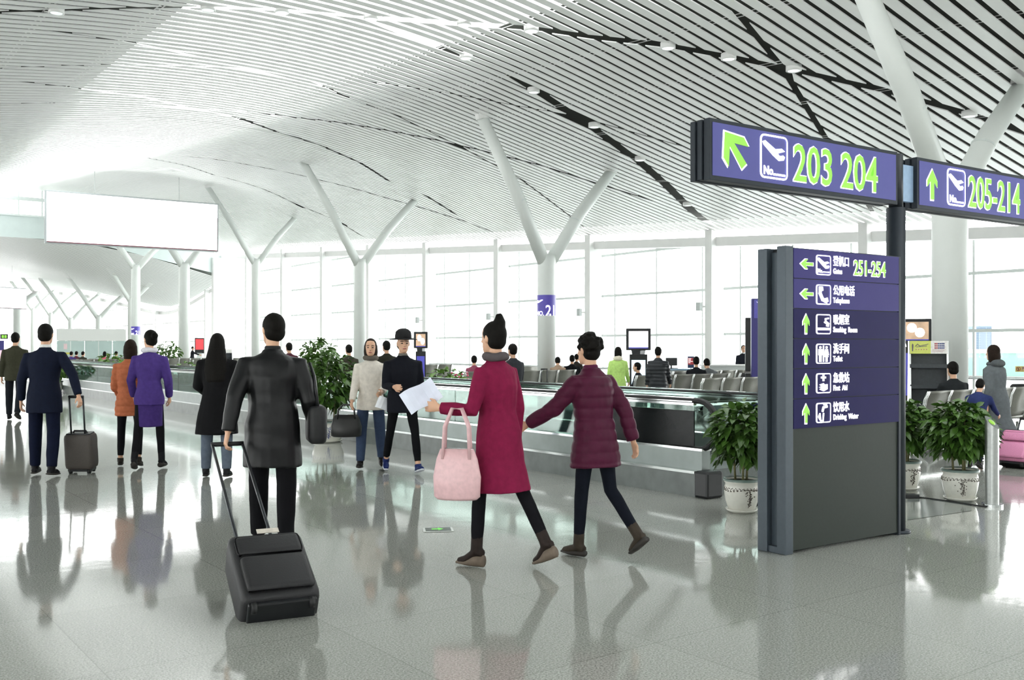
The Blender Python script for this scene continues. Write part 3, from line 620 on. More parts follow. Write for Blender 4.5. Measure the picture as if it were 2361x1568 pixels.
# ================================================================== benches
CH = M('perforated_grey_seat', '#8a8a83', .45, .35, var=.12, scale=90); CHF = M('chrome_seat_frame', '#cfd2d0', .18, .9, var=.04)
def bench_proto(n):
    o = thing('airport_bench', 'x', 'bench', (0, 0, 0), HALL, 'tandem seats of the waiting area'); p = .6
    def loft(sec, x0, x1, th):
        m = MB(); k = len(sec); vs = []
        for x in (x0, x1):
            vs += [(x, y, z) for y, z in sec]+[(x, y+th[0], z+th[1]) for y, z in sec]
        m.add(vs, []); N = 2*k
        for i in range(k-1):
            m.f += [(i, i+1, N+i+1, N+i), (k+i, N+k+i, N+k+i+1, k+i+1), (i, k+i, k+i+1, i+1), (N+i, N+i+1, N+k+i+1, N+k+i)]
        m.f += [(0, N, N+k, k), (k-1, 2*k-1, N+2*k-1, N+k-1)]
        return m
    back = [(.06, .43), (.0, .52), (-.04, .7), (-.09, .86), (-.12, .9)]; seat = [(.52, .41), (.5, .44), (.3, .42), (.1, .41), (.04, .44)]
    for i in range(n):
        x0, x1 = -n*p/2+i*p+.03, -n*p/2+(i+1)*p-.03
        loft(back, x0, x1, (.02, 0)).build('backrest', CH, o, True); loft(seat, x0, x1, (0, -.025)).build('seat', CH, o, True)
    for i in range(n+1):
        x = -n*p/2+i*p; m = MB()
        for dx in (-.022, .022): m.tube([(x+dx, -.115, .9), (x+dx, -.06, .78), (x+dx, -.03, .6), (x+dx, .03, .46), (x+dx, .12, .38)], .012, 6)
        m.tube([(x, .0, .55), (x, .1, .64), (x, .38, .64), (x, .46, .6), (x, .44, .45)], .016, 6); m.build('arm_frame', CHF, o, True)
    m = MB(); m.b6(-n*p/2, n*p/2, .16, .22, .33, .38); m.build('beam', CHF, o)
    for x in (-n*p/2+.5, n*p/2-.5):
        m = MB(); m.tube([(x, .19, .33), (x, .19, .2), (x, -.08, .02)], .022, 6); m.tube([(x, .19, .2), (x, .46, .02)], .022, 6); m.build('leg', CHF, o, True)
    return o
BN = [(13.4, 16.1, 5, 0, 'grey perforated seat row just behind the walkway plant, nearest of the centre rows'),
 (15.6, 16.4, 5, 0, 'grey perforated seat row behind the striped black puffer person'),
 (17.6, 19.6, 5, 0, 'grey perforated seat row in front of the pale gate counter'),
 (20.6, 15.6, 6, 0, 'grey perforated seat row just in front of the NO.21 column'),
 (24.5, 20.2, 5, 1, 'grey perforated seat row beside the big monitor kiosk, seats facing the hall'),
 (7.6, 14.6, 6, 0, 'grey perforated seat row behind the potted plant by the bollard'),
 (15.6, 19.8, 5, 0, 'grey perforated seat row mostly hidden behind the direction sign'), (52, 12.5, 6, 0, 'grey perforated seat row far off between the navy suit and the orange jacket'), (29.5, 17.4, 6, 0, 'grey perforated seat row behind the red coat woman'), (34.4, 18.4, 8, 0, 'grey perforated seat row behind the dark olive jacket man on the walkway'),
 (41, 17.6, 8, 0, 'grey perforated seat row left of the tall dark plant'), (47, 18.2, 8, 0, 'grey perforated seat row behind the long black hair'),
 (54.5, 12.2, 6, 0, 'farther grey perforated seat row between the navy suit and the orange jacket'), (54, 18.6, 8, 0, 'grey perforated seat row between the purple suit and the black cape'), (62, 18.5, 8, 0, 'farthest grey perforated seat row, behind the orange jacket')]
protos = {}
for s_, t_, n_, fl_, lb in BN:
    if n_ not in protos: o = protos[n_] = bench_proto(n_); o.location = H2W(s_, t_); o.rotation_euler = (0, 0, HALL+PI*fl_); o['label'] = lb
    else: dup(protos[n_], H2W(s_, t_), HALL+PI*fl_, lb)
# ================================================================== kiosks, racks, counter, small signs
PIC = M('beige_screen_picture', '#c9a98c', .3, emit=.5, var=.3, scale=3); WSCR = M('white_screen', '#f6f2f4', .3, emit=1.2, var=.05); BSCR = M('blue_screen', '#4b4aa8', .3, emit=.5, var=.15, scale=4)
ALUM = M('pale_grey_laminate', '#cfd4d2', .45, var=.04)
def kiosk(u, Y, v0, vm, vb, w_, label, scr, low):
    o = thing('monitor_kiosk', label, 'kiosk', px(u, Y)*Vector((1, 1, 0)), math.atan2(-px(u, Y).x, Y)); zt = EYE-(v0-HZ)*Y/F; zm = EYE-(vm-HZ)*Y/F; h = zt-zm
    b = MB(); b.b6(-w_/2, w_/2, 0, .12, zm, zt); mo = b.build('monitor', BLACKP, o, bevel=.02)
    b = MB(); b.b6(-w_/2+.07, w_/2-.07, -.006, .01, zm+.1*h, zt-.13*h); sc = b.build('screen', scr, mo)
    if scr is PIC:
        for dx, dz in ((-.1*w_, .62), (.14*w_, .42)):
            b = MB(); b.ell((dx, -.008, zm+dz*h), (.15*w_, .004, .2*h), 18, 8); b.build('white_disc', WSCR, mo)
    b = MB(); b.b6(-w_/2+.07, w_/2-.07, -.012, -.004, zm+.09*h, zm+.14*h); b.build('caption_bar', BSCR, mo)
    b = MB(); b.tube([(0, .06, zm+.03), (0, .06, zm-.12)], [(w_*.42, .06), (w_*.36, .07)], 4, side=(1, 1, 0)); b.b6(-w_*.36, w_*.36, .0, .16, 0, zm-.1); b.build('pedestal', BLACKP, o)
    b = MB(); b.b6(-w_*.28, w_*.28, -.012, .004, .35, zm-.25); b.build('lower_screen', low, o)
    return o
kiosk(970, 31, 765, 803, 850, .44, 'small monitor kiosk with beige picture beside the black hat man', PIC, BSCR)
kiosk(1472, 25.5, 757, 808, 850, .64, 'big monitor kiosk with white screen between the lime and the striped jackets', WSCR, M('pale_blue_screen', '#cfe4f2', .3, emit=.9, var=.08, scale=3))
kiosk(2110, 23.5, 735, 790, 850, .74, 'monitor kiosk with beige picture partly hidden behind the direction sign', PIC, BSCR)
YEL = M('yellow_green_header', '#c7cf6a', .4, emit=.12, var=.05); DSH = M('charcoal_shelf', '#3d4246', .5, var=.1)
INKB = M('purple_red_print', '#8a4a86', .5, var=.3, scale=40)
def rack(u, Y, zt, w_, label, full=True):
    o = thing('magazine_rack', label, 'rack', px(u, Y)*Vector((1, 1, 0)), math.atan2(-px(u, Y).x, Y)+.12)
    for x in (-w_/2, w_/2):
        b = MB(); b.add([(x-.015, -.05, 0), (x+.015, -.05, 0), (x+.015, .4, 0), (x-.015, .4, 0), (x-.015, .12, zt), (x+.015, .12, zt), (x+.015, .2, zt), (x-.015, .2, zt)], [(0, 1, 5, 4), (1, 2, 6, 5), (2, 3, 7, 6), (3, 0, 4, 7), (4, 5, 6, 7), (3, 2, 1, 0)]); b.build('side_panel', STEEL if full else DSH, o)
    b = MB(); b.add([(-w_/2, .15, .1), (w_/2, .15, .1), (w_/2, .2, zt-.02), (-w_/2, .2, zt-.02)], [(0, 1, 2, 3)]); b.build('back_panel', DSH, o)
    for k in range(4):
        z = .22+k*(zt-.45)/3.6; b = MB(); y = -.02+.14*z/zt; b.b6(-w_/2, w_/2, y, .2, z, z+.02); b.b6(-w_/2, w_/2, y-.01, y+.005, z, z+.06); b.build('shelf', DSH, o)
    b = MB(); b.b6(-w_/2, w_/2*.1, .07, .1, zt-.2, zt); h = b.build('yellow_header', YEL, o)
    b = MB(); b.b6(w_/2*.1, w_/2, .07, .1, zt-.2, zt); h2 = b.build('white_header', M('white_card', '#f2f0ec', .5), o)
    if full:
        mr = MB(); mb_ = MB(); ml = MB()             # print too small to read: red and blue blocks, pale lines
        for r_ in range(3):
            for k in range(6): (mr if k < 2 else mb_).b6(w_*(.15+.045*k), w_*(.15+.045*k+.034), .066, .071, zt-.055-.034*r_, zt-.033-.034*r_)
        for r_ in range(3): ml.b6(w_*.09, w_*(.44-.03*r_), .067, .071, zt-.142-.016*r_, zt-.136-.016*r_)
        mr.build('red_print', M('red_print', '#a8434a', .5), h2); mb_.build('blue_print', M('blue_print', '#3f4a86', .5), h2); ml.build('fine_print', M('pale_print', '#c9aeb2', .5), h2)
        m = MB(); m.strip([(-w_*.36, zt-.085), (-w_*.3, zt-.05), (-w_*.24, zt-.08), (-w_*.14, zt-.066), (-w_*.02, zt-.05)], .009, .063, .069); m.strip([(-w_*.33, zt-.095), (-w_*.06, zt-.08)], .008, .064, .069); m.build('script_mark', M('grey_script', '#6a6470', .5), h)
        m = MB(); m.poly([(-w_*.45, zt-.16), (-w_*.42, zt-.16), (-w_*.41, zt-.06), (-w_*.43, zt-.04), (-w_*.45, zt-.06)], .063, .069); m.build('grey_figure', M('grey_script', '#6a6470', .5), h)
        m = MB()
        for k in range(5): m.ell((-w_*(.34-.07*k), .066, zt-.135), (.008, .004, .008), 8, 5)
        m.build('pink_dots', M('pink_print', '#c46a94', .5), h)
    return o
rk = rack(2143, 15.3, EYE+14*15.3/F, .55, 'charcoal magazine rack with yellow and white header right of the direction sign')
rack(513, 50, EYE-5*50/F, .95, 'far small magazine rack between the black hair and the leather jacket', False)
ct = thing('gate_counter', 'pale grey gate counter in front of the staff member in a suit', 'counter', px(1690, 27.5)*Vector((1, 1, 0)), .2)
b = MB(); b.b6(-.75, .75, 0, .5, 0, .98); b.build('body', ALUM, ct, bevel=.01); b = MB(); b.b6(-.78, .78, -.04, .54, .98, 1.02); b.build('top', WHITE, ct); b = MB(); b.b6(-.7, .7, -.01, .0, .1, .55); b.build('lower_panel', M('grey_blue_panel', '#9fb0b8', .4), ct)
b = MB(); b.b6(-.12, .22, .1, .3, 1.02, 1.04)
b.b6(.03, .07, .18, .2, 1.02, 1.15); b.b6(-.12, .22, .16, .19, 1.1, 1.32); o = b.build('desk_monitor', BLACKP); tag(o, 'small black desk monitor standing on a gate desk beside the striped puffer', 'monitor'); 
dk = thing('boarding_desk', 'pale blue boarding desk carrying the small black monitor', 'desk', px(1560, 27)*Vector((1, 1, 0)), .15)
b = MB(); b.b6(-.6, .6, 0, .5, 0, .88); b.build('body', ALUM, dk, bevel=.01); b = MB(); b.b6(-.64, .64, -.03, .53, .88, .92); b.build('top', M('pale_blue_top', '#a8c6de', .3), dk)
o.location = dk.location+Vector((-.1, .05, -.1)); o.rotation_euler = (0, 0, .3)
# gate totem behind the sign
gt = thing('gate_totem', 'purple gate totem with yellow numeral and pink poster left of the direction sign', 'sign', px(1775, 23)*Vector((1, 1, 0)), math.atan2(-px(1775, 23).x, 23)+.1)
z1 = EYE+112*23/F
b = MB(); b.b6(-.42, .55, 0, .3, 0, z1); b.build('body', M('totem_purple', '#3b3779', .4, emit=.12, var=.06), gt, bevel=.015)
b = MB(); b.b6(-.36, .5, -.01, .0, z1-.46, z1-.03); h = b.build('header', M('totem_header_purple', '#5450a0', .35, emit=.3, var=.05), gt)
text('2', .33, .75, .004, x=-.02, z=z1-.42, y=-.013).build('numeral', M('yellow_numeral', '#d8c95a', .4, emit=.5), h)
m = text('登机口', .075, 1, .001, x=-.17, z=z1-.13, y=-.013); plane_icon(m, -.31, z1-.14, .1, .07, -.016, -.01); m.build('lettering', M('lilac_letter', '#c9c5e6', .4, emit=.4), h)
b = MB(); b.b6(-.2, .45, -.015, .0, .35, z1-.55)
def poster_mat():
    m = M('pink_silk_poster', '#e6bccb', .35, emit=.45, var=.28, scale=2.2); return m
b.build('poster', poster_mat(), gt)
b = MB(); b.b6(-.56, -.44, .0, .12, 0.95, z1-.45); b.b6(-.56, -.44, .0, .12, .2, .9); b.build('side_box', BLACKP, gt, bevel=.01)
# red and blue notice, far red kiosk, wall speakers, glass room, far signs
nz = thing('notice_stand', 'small red and navy notice stand beside the gate counter', 'notice', px(1593, 26)*Vector((1, 1, 0)), -.1)
b = MB(); b.b6(-.085, .085, 0, .02, .96, 1.27); p_ = b.build('board', M('navy_card', '#2f4a70', .4, var=.05), nz); b = MB(); b.b6(-.075, .075, -.006, 0, 1.05, 1.23); b.build('red_field', M('red_card', '#c24a50', .4, emit=.1), p_); b = MB(); b.b6(-.01, .01, .02, .04, 0, 1.0); b.b6(-.1, .1, -.06, .1, 0, .02); b.build('stand', STEEL, nz)
m = MB()
for k, wd in enumerate((.07, .06, .11, .05)): m.b6(-.065, -.065+wd, -.009, -.006, 1.2-.035*k, 1.212-.035*k)
m.build('print', LETW, p_)
ad = thing('poster_kiosk', 'small far red poster kiosk beside the man reaching out', 'kiosk', px(460, 62)*Vector((1, 1, 0)), .45)
b = MB(); b.b6(-.28, .28, 0, .15, 1.1, EYE+21*62/F); f = b.build('casing', BLACKP, ad); b = MB(); b.b6(-.24, .24, -.02, 0, 1.35, EYE+20*62/F-.05); b.build('red_poster', M('red_poster', '#d8474d', .4, emit=.5, var=.1), f); b = MB(); b.b6(-.15, .15, 0, .12, 0, 1.15); b.build('pedestal', ALUM, ad)
for i, s_ in enumerate(fins[:9]):
    zq = 3.05-.02*i; o = thing('wall_speaker', 'small grey wall speaker on the %s window fin counted from the right' % ('first', 'second', 'third', 'fourth', 'fifth', 'sixth', 'seventh', 'eighth', 'ninth')[i], 'speaker', H2W(s_+.05, TW-.8, zq), HALL)
    b = MB(); b.b6(-.26, -.12, .05, .25, -.15, .15); b.build('box', M('speaker_grey', '#c9cfce', .5, var=.08), o, bevel=.02); b = MB(); b.b6(-.12, .06, .1, .2, -.03, .03); b.build('bracket', WHITE, o)
gr = thing('glass_room', 'frosted green glass room with white top band in the far left waiting area', 'booth', px(130, 62)*Vector((1, 1, 0)), .35)
hT = EYE+42*62/F
b = MB(); b.b6(0, 4.1, 0, 3, hT-.75, hT); b.build('top_band', M('warm_white_band', '#dcdedb', .5, var=.02), gr)
FG = M('frosted_green_glass', '#b4c8c4', .25, var=.05, scale=1)
for k in range(5): b = MB(); b.b6(.02+k*.82, .8+k*.82, .05, .1, .05, hT-.77); b.build('glass_panel', FG, gr)
b = MB(); b.b6(4.0, 4.06, .1, 3, .05, hT-.77); b.build('side_glass', FG, gr)
b = MB(); b.b6(.42, .62, .02, .05, hT-1.3, hT-.95); b.build('no_smoking_notice', M('notice_pink_white', '#e3c9cc', .5, var=.1), gr); b = MB(); b.b6(.45, .95, .02, .05, hT-1.62, hT-1.5); b.build('yellow_blue_sticker', M('sticker_yellow', '#c8c660', .5, var=.3, scale=4), gr)
fs2 = thing('far_gate_sign', 'tiny far dark sign with two green figures at the left edge', 'sign', px(-8, 60, 776), .4); b = MB(); b.b6(-.4, .62, 0, .1, -.15, .15); q = b.build('box', BLACKP, fs2); g = MB(); g.b6(.28, .4, -.012, 0, -.09, .09); g.b6(.43, .55, -.012, 0, -.09, .09); g.build('green_figures', LETG, q); g = MB(); g.b6(-.38, .2, -.008, 0, -.12, .12); g.build('white_field', LETW, q)
b = MB(); b.b6(.08, .12, .03, .07, .1, 8.6-fs2.location.z); b.build('hanger', STEEL, fs2)
wn = thing('warning_plate', 'yellow warning plate with red ring standing at the right edge by the window', 'sign', px(2352, 21, 852), -.3); b = MB(); b.b6(-.09, .4, 0, .02, -.05, .07); q = b.build('plate', M('plate_yellow', '#d9c77a', .4), wn)
b = MB(); b.ring(-.078, .012, -.035, .055, .011, .045, -.006, .0); b.strip([(-.06, .037), (-.008, -.018)], .01, -.006, 0); b.build('red_ring', M('ring_red', '#a8563c', .4), q); b = MB(); b.ell((-.033, -.003, .025), (.009, .003, .009), 8, 5); b.strip([(-.033, .015), (-.03, -.005), (-.042, -.022)], .013, -.005, 0); b.build('black_figure', BLACKP, q); text('严禁', .08, 1, .001, x=.03, z=-.015, y=-.004).build('lettering', INKB, q)
b = MB(); b.b6(.14, .17, .02, .04, -wn.location.z, .0); b.build('stand', STEEL, wn)
# outside, through the glass
tw = thing('office_tower', 'pale blue tower block seen hazily through the right window', 'building', (px(2266, 160)).xy.to_3d()+Vector((0, 0, -.35)))
b = MB(); b.b6(-1.5, 1.5, 0, 3, 0, 5.3); b.build('wall', M('hazy_tower', '#4c5861', .8), tw)
for k in range(10): b = MB(); b.b6(-1.4, -.6, -.05, .05, 1.2+k*.4, 1.42+k*.4); b.b6(-.45, .5, -.05, .05, 1.2+k*.4, 1.42+k*.4); b.b6(.75, 1.4, -.05, .05, 1.2+k*.4, 1.42+k*.4); b.build('window_band', M('hazy_blue_glass', '#2a3d50', .5), tw)
jb = thing('jet_bridge', 'pale green glass jet bridge outside the right window', 'bridge', px(2250, 60)*Vector((1, 1, 0))+Vector((0, 0, -.35)), .2)
b = MB(); b.b6(-3, 6, 0, 3, 0, 1.5); b.build('cabin', M('pale_green_glass_wall', '#4f6a63', .5), jb); b = MB(); b.b6(-3.1, 6.1, -.1, 3.1, 1.5, 1.7); b.build('roof', WHITE, jb)
for x in (-2, 5): b = MB(); b.b6(x, x+.5, 1.3, 1.8, -.0, .6); b.build('leg', ALUM, jb)
ft = thing('gate_totem', 'tiny far purple gate totem with pink poster cut by the left photo edge', 'sign', px(-1, 50)*Vector((1, 1, 0)), .45)
b = MB(); b.b6(-.35, .2, 0, .2, 0, EYE+15*50/F); q = b.build('body', M('totem_purple', '#3b3779', .4), ft, bevel=.01); b = MB(); b.b6(-.3, .15, -.015, 0, .5, 1.35); b.build('poster', M('pink_silk_poster', '#e6bccb', .35), ft)
# downlights in the seams
DL = [('upper seam', [(855, 38), (1070, 50), (1225, 62), (1540, 103), (1680, 127), (1830, 157), (2235, 262)]), ('long diagonal seam', [(1075, 128), (1230, 208), (1370, 288), (1476, 365), (1585, 470)]), ('left seam', [(130, 22), (480, 16), (650, 22)])]
ORD = ['first', 'second', 'third', 'fourth', 'fifth', 'sixth', 'seventh']
for nm, P in DL:
    for i, (u, v) in enumerate(P):
        s_, t_ = roof_hit(u, v); o = thing('downlight', '%s round downlight from the left along the %s of the slatted ceiling' % (ORD[i], nm), 'light', H2W(s_, t_, roofz(s_, t_)), HALL, 'ceiling downlights')
        b = MB(); b._lathe([(.13, -.06), (.15, -.05), (.15, .06), (.11, .07)], (0, 0, 0), 20, False); b.build('ring', WHITE, o, True)
        b = MB(); b.lathe([(.115, -.05), (.115, -.03)], n=20); b.build('lens', M('downlight_lens', '#e8efee', .2, emit=.6), o)
# ================================================================== people
SK = M('skin', '#d9ab8d', .5, var=.05, scale=12); HAIR = M('black_hair', '#100e0b', .7, spec=.15, var=.3, scale=60); HAIRB = M('dark_brown_hair', '#241a13', .7, spec=.15, var=.3, scale=60)
EYE_M = M('dark_eye', '#1c1512', .3); LIP = M('lip_red', '#a4585a', .45)
def V(*a): return Vector(a)
def hand(mb, wr, d, palm, R, curl=.6, fine=True):      # palm, four unequal fingers and a thumb from the side
    d = d.normalized(); palm = (palm-d*palm.dot(d)).normalized(); side = d.cross(palm)
    mb.tube([wr-d*.02*R, wr+d*.03*R, wr+d*.08*R, wr+d*.095*R], [(.024*R, .019*R), (.034*R, .018*R), (.042*R, .015*R), (.04*R, .012*R)], 10, side=side)
    for k, (off, L) in enumerate(((-.031, .066), (-.0105, .076), (.0105, .071), (.031, .055))):
        p = wr+d*.088*R+side*off*R; a = .15+curl*.35; P = [p-d*.01*R]; dd = (d+side*off*1.6).normalized()
        for seg in (.42, .33, .25):
            v = dd*math.cos(a)+palm*math.sin(a); p = p+v*L*R*seg; P.append(p); a += curl*(.75 if seg == .42 else .6)
        mb.tube(P, [.0092*R, .009*R, .0082*R, .007*R], 8)
    p = wr+d*.03*R-side*.026*R; v = (d*.7-side*.75+palm*.25).normalized(); v2 = (d*.85-side*.1+palm*.5).normalized()
    mb.tube([p, p+v*.035*R, p+v*.035*R+v2*.028*R, p+v*.035*R+v2*.05*R], [.013*R, .0105*R, .0095*R, .0075*R], 8)
def person(label, foot, head, H, pose=None, wear=None, vox=.012, group=None):
    """foot: world point under the pelvis, head: heading (x, y) of the body"""
    po = dict(hL=10, hR=-14, kL=5, kR=18, ab=4, lean=3, sL=-14, sR=14, eL=20, eR=20, aL=9, aR=9, inL=0, inR=0, yaw=0, nod=0, curl=.7, lift=0); po.update(pose or {})
    W = dict(sex='m', top=('coat', '#202020'), hem=.74, flare=1.0, bulk=1.0, pants='#20242c', slim=False, skirt=None, shoes='#17171a', heel=0, hair='short', haircol=HAIR, rough=.8, puff=0, collar=None, face=False, sleeve=1.0, bare=False); W.update(wear or {})
    R = H/1.75; f = W['sex'] == 'f'; o = thing('person', label, 'person', foot, math.atan2(-head[0], head[1]), group)
    sw = (.168 if f else .188)*R; hw = .092*R
    th, shn = .43*R, .42*R
    def leg(a, k, sd):
        ab = R_(po['ab'])*sd; d1 = V(math.sin(ab), math.sin(R_(a)), math.cos(R_(a))*-1).normalized(); kn = V(sd*hw, 0, 0)+d1*th
        b = a-k; d2 = V(math.sin(ab)*.5, math.sin(R_(b)), -math.cos(R_(b))).normalized(); an = kn+d2*shn
        fp = R_(max(-62, min(12, (b+6) if b < -6 else (b if b > 4 else 0)))); fd = V(.12*sd, math.cos(fp), math.sin(fp)).normalized(); up = V(0, -math.sin(fp), math.cos(fp))
        return kn, an, fd, up
    hz = W['heel']; hh = .075*R+hz
    LG = {}
    for nm, sd in (('L', -1), ('R', 1)):
        kn, an, fd, up = leg(po['h'+nm], po['k'+nm], sd); heel = an-up*hh-fd*.055*R; toe = an-up*(.075*R)+fd*.165*R-V(0, 0, 1)*0
        toe = an-up*hh+fd*.165*R
        LG[nm] = (V(sd*hw, 0, 0), kn, an, fd, up, heel, toe)
    zp = -min(min(x[5].z, x[6].z) for x in LG.values())+.012+po['lift']
    P0_ = V(0, 0, zp)
    LG = {k: tuple((q+P0_) if i in (0, 1, 2, 5, 6) else q for i, q in enumerate(x)) for k, x in LG.items()}
    ln = R_(po['lean']); up = V(0, math.sin(ln), math.cos(ln)); fw = V(0, math.cos(ln), -math.sin(ln))
    waist, chest, shl, nk = P0_+up*.16*R, P0_+up*.34*R, P0_+up*.47*R, P0_+up*.53*R
    hc = nk+up*.17*R+fw*.015*R
    AR = {}
    for nm, sd in (('L', -1), ('R', 1)):
        S = shl+V(sd*sw*.97, 0, 0)-up*.022*R; a, b, e, inn = R_(po['s'+nm]), R_(po['a'+nm]), R_(po['e'+nm]), R_(po['in'+nm])
        d1 = V(sd*math.sin(b), math.sin(a)*math.cos(b), -math.cos(a)*math.cos(b)); E = S+d1*.29*R
        a2 = a+e; d2 = V(sd*math.sin(b*.6-inn), math.sin(a2)*math.cos(inn), -math.cos(a2)*math.cos(inn)).normalized(); AR[nm] = (S, E, E+d2*.25*R, d2, sd)
    # ---- body
    B = MB(); tb = .88 if not f else .8
    B.tube([P0_-up*.09*R, P0_, waist, chest, shl, nk-up*.01*R], [(.1*R, .08*R), (.15*R*tb/.88, .105*R), (.125*R*tb/.88, .085*R), (.155*R*tb/.88, .1*R), (.15*R*tb/.88, .075*R), (.06*R, .055*R)], 16, side=(1, 0, 0))
    B.tube([nk-up*.03*R, nk+up*.04*R, nk+up*.1*R], [.054*R, .05*R, .05*R], 12)
    rot = Euler((R_(-po['nod']-po['lean']), 0, R_(po['yaw'])), 'XYZ').to_matrix(); hp = lambda x, y, z: hc+rot @ V(x*R, y*R, z*R)
    hs = []
    for z, rx, y0, y1 in ((-.112, .02, .035, .075), (-.105, .036, .0, .09), (-.085, .052, -.03, .093), (-.055, .062, -.06, .092), (-.02, .069, -.08, .09), (.02, .074, -.09, .092), (.055, .073, -.088, .086), (.085, .06, -.07, .07), (.105, .038, -.045, .042), (.113, .012, -.02, .02)):
        hs.append((hp(0, (y0+y1)/2, z), (rx*R, (y1-y0)/2*R)))
    ring = []; n = 16
    for c, (a, b) in hs:
        for j in range(n): ring.append(c+rot @ V(a*math.cos(2*PI*j/n), b*math.sin(2*PI*j/n), 0))
    B.add(ring, [(i*n+j, i*n+(j+1) % n, (i+1)*n+(j+1) % n, (i+1)*n+j) for i in range(len(hs)-1) for j in range(n)]+[tuple(range(n-1, -1, -1)), tuple((len(hs)-1)*n+j for j in range(n))])
    B.tube([hp(0, .088, .028), hp(0, .1, .0), hp(0, .112, -.022), hp(0, .09, -.032)], [.008*R, .011*R, .014*R, .011*R], 8)
    for sd in (-1, 1): B.ell(hp(sd*.074, -.005, -.005), (.012*R, .02*R, .032*R), 8, 6, rot)
    B.tube([hp(-.022, .092, -.06), hp(0, .097, -.06), hp(.022, .092, -.06)], .007*R, 6)
    for nm in 'LR':
        S, E, Wr, d2, sd = AR[nm]; B.tube([S-V(sd*.03*R, 0, 0), S.lerp(E, .4), E, E.lerp(Wr, .35), Wr], [.05*R, .046*R, .037*R, .037*R, .025*R], 10)
        hand(B, Wr, d2, V(-sd, .25, 0), R, po['curl'])
        h_, kn, an, fd, upf, heel, toe = LG[nm]; B.tube([h_+V(0, 0, .02), h_.lerp(kn, .4), kn, kn.lerp(an, .35), an], [.078*R, .066*R, .044*R, .045*R, .032*R], 12)
        B.tube([an+upf*.01, an-upf*.04*R+fd*.02*R, toe+upf*.032*R-fd*.075*R], [.032*R, .03*R, .016*R], 8)
    link('body', remesh(B, max(.0062, vox*.6), 3), SK, o, True)
    # ---- clothes
    def cloth(nm, mb, col, rough=.8, v=vox, puff=0, wr=.004, it=5, spec=.12, coat=0):
        me = remesh(mb, v, it); ks = random.random()*9
        m = M('%s_%s_%s' % (nm, col.strip('#'), int(rough*100)), col, rough, spec=spec, var=.1, scale=24, bump=.08, coat=coat)
        NV = len(me.vertices); co = np.empty(NV*3, 'f'); no = np.empty(NV*3, 'f'); me.vertices.foreach_get('co', co); me.vertex_normals.foreach_get('vector', no)
        co = co.reshape(-1, 3); no = no.reshape(-1, 3); ds = np.empty(NV)
        for i_ in range(NV):
            q = Vector(co[i_])*(1/R); d = wr*(noise.noise(V(q.x*5+ks, q.y*5, q.z*9))+.6*noise.noise(V(q.x*13, q.y*13+ks, q.z*6)))
            if puff: d += puff*(abs(math.sin(q.z*PI/.085+.5*noise.noise(q*3)))**.6-.5)
            ds[i_] = d
        me.vertices.foreach_set('co', (co+no*ds[:, None]).ravel()); me.update(); return link(nm, me, m, o, True)
    g = .024*R*W['bulk']; c = W['top'][1]; kind = W['top'][0]; hem = W['hem']*R+0*zp
    T = MB(); fl_ = W['flare']; sit = po['hL'] > 60
    kx = V(0, (LG['L'][1].y+LG['R'][1].y)*.25, 0)
    hemz = max(zp-.93*R+W['hem']*R, .1) if not sit else zp-.06
    prof = []; e2 = 0; lc = hemz < zp-.12
    if hemz < zp-.05:
        def yr(z):
            ys = []
            for nm in 'LR':
                h_, kn, an = LG[nm][:3]; ys.append(h_.y+(kn.y-h_.y)*min(1, (h_.z-z)/(h_.z-kn.z)) if z > kn.z else kn.y+(an.y-kn.y)*min(1, (kn.z-z)/max(.01, kn.z-an.z)))
            return (min(ys)+max(ys))/2, (max(ys)-min(ys))/2+.1*R
        z2 = (hemz+zp)/2; y1, e1 = yr(hemz); y2, e2 = yr(z2)
        prof += [(V(0, y1, hemz), ((.165*R+g)*fl_, max(e1+g*.6, (.125*R+g)*fl_))), (V(0, y2, z2), ((.168*R+g)*(1+(fl_-1)*.55), max(e2+g*.6, (.122*R+g)*(1+(fl_-1)*.5))))]
    k_ = .92 if f else 1
    prof += [(P0_+up*.0, ((.165*R+g)*k_, .118*R+g+max(0, e2-.13*R)*.6)), (waist, ((.138*R+g)*k_*W.get('waist', 1), (.1*R+g)*W.get('waist', 1))), (chest, ((.168*R+g)*k_, .113*R+g)), (shl-up*.04*R, ((.176*R+g)*k_, .1*R+g*.8)), (shl+up*.0*R, ((.16*R+g)*k_, .088*R+g*.7)), (shl+up*.032*R, ((.115*R+g*.6)*k_, .07*R+g*.5)), (nk-up*.005*R, (.068*R+g*.3, .066*R+g*.3)), (nk+up*.022*R, (.062*R+g*.2, .06*R+g*.2))]
    T.tube([p for p, r in prof], [r for p, r in prof], 20, side=(1, 0, 0))
    for nm in 'LR':
        S, E, Wr, d2, sd = AR[nm]; ss = W['sleeve']*R
        T.tube([S-V(sd*.05*R, 0, .0), S+V(sd*.005*R, 0, 0), S.lerp(E, .5), E, E.lerp(Wr, .5), Wr-d2*.005], [.05*ss, .063*ss, .063*ss, .056*ss, .051*ss, .046*ss], 12)
    tp = cloth(kind, T, c, W['rough'], puff=W['puff'], wr=W.get('wr', .005)*R, spec=.3 if W['rough'] < .5 else .12, coat=.0)
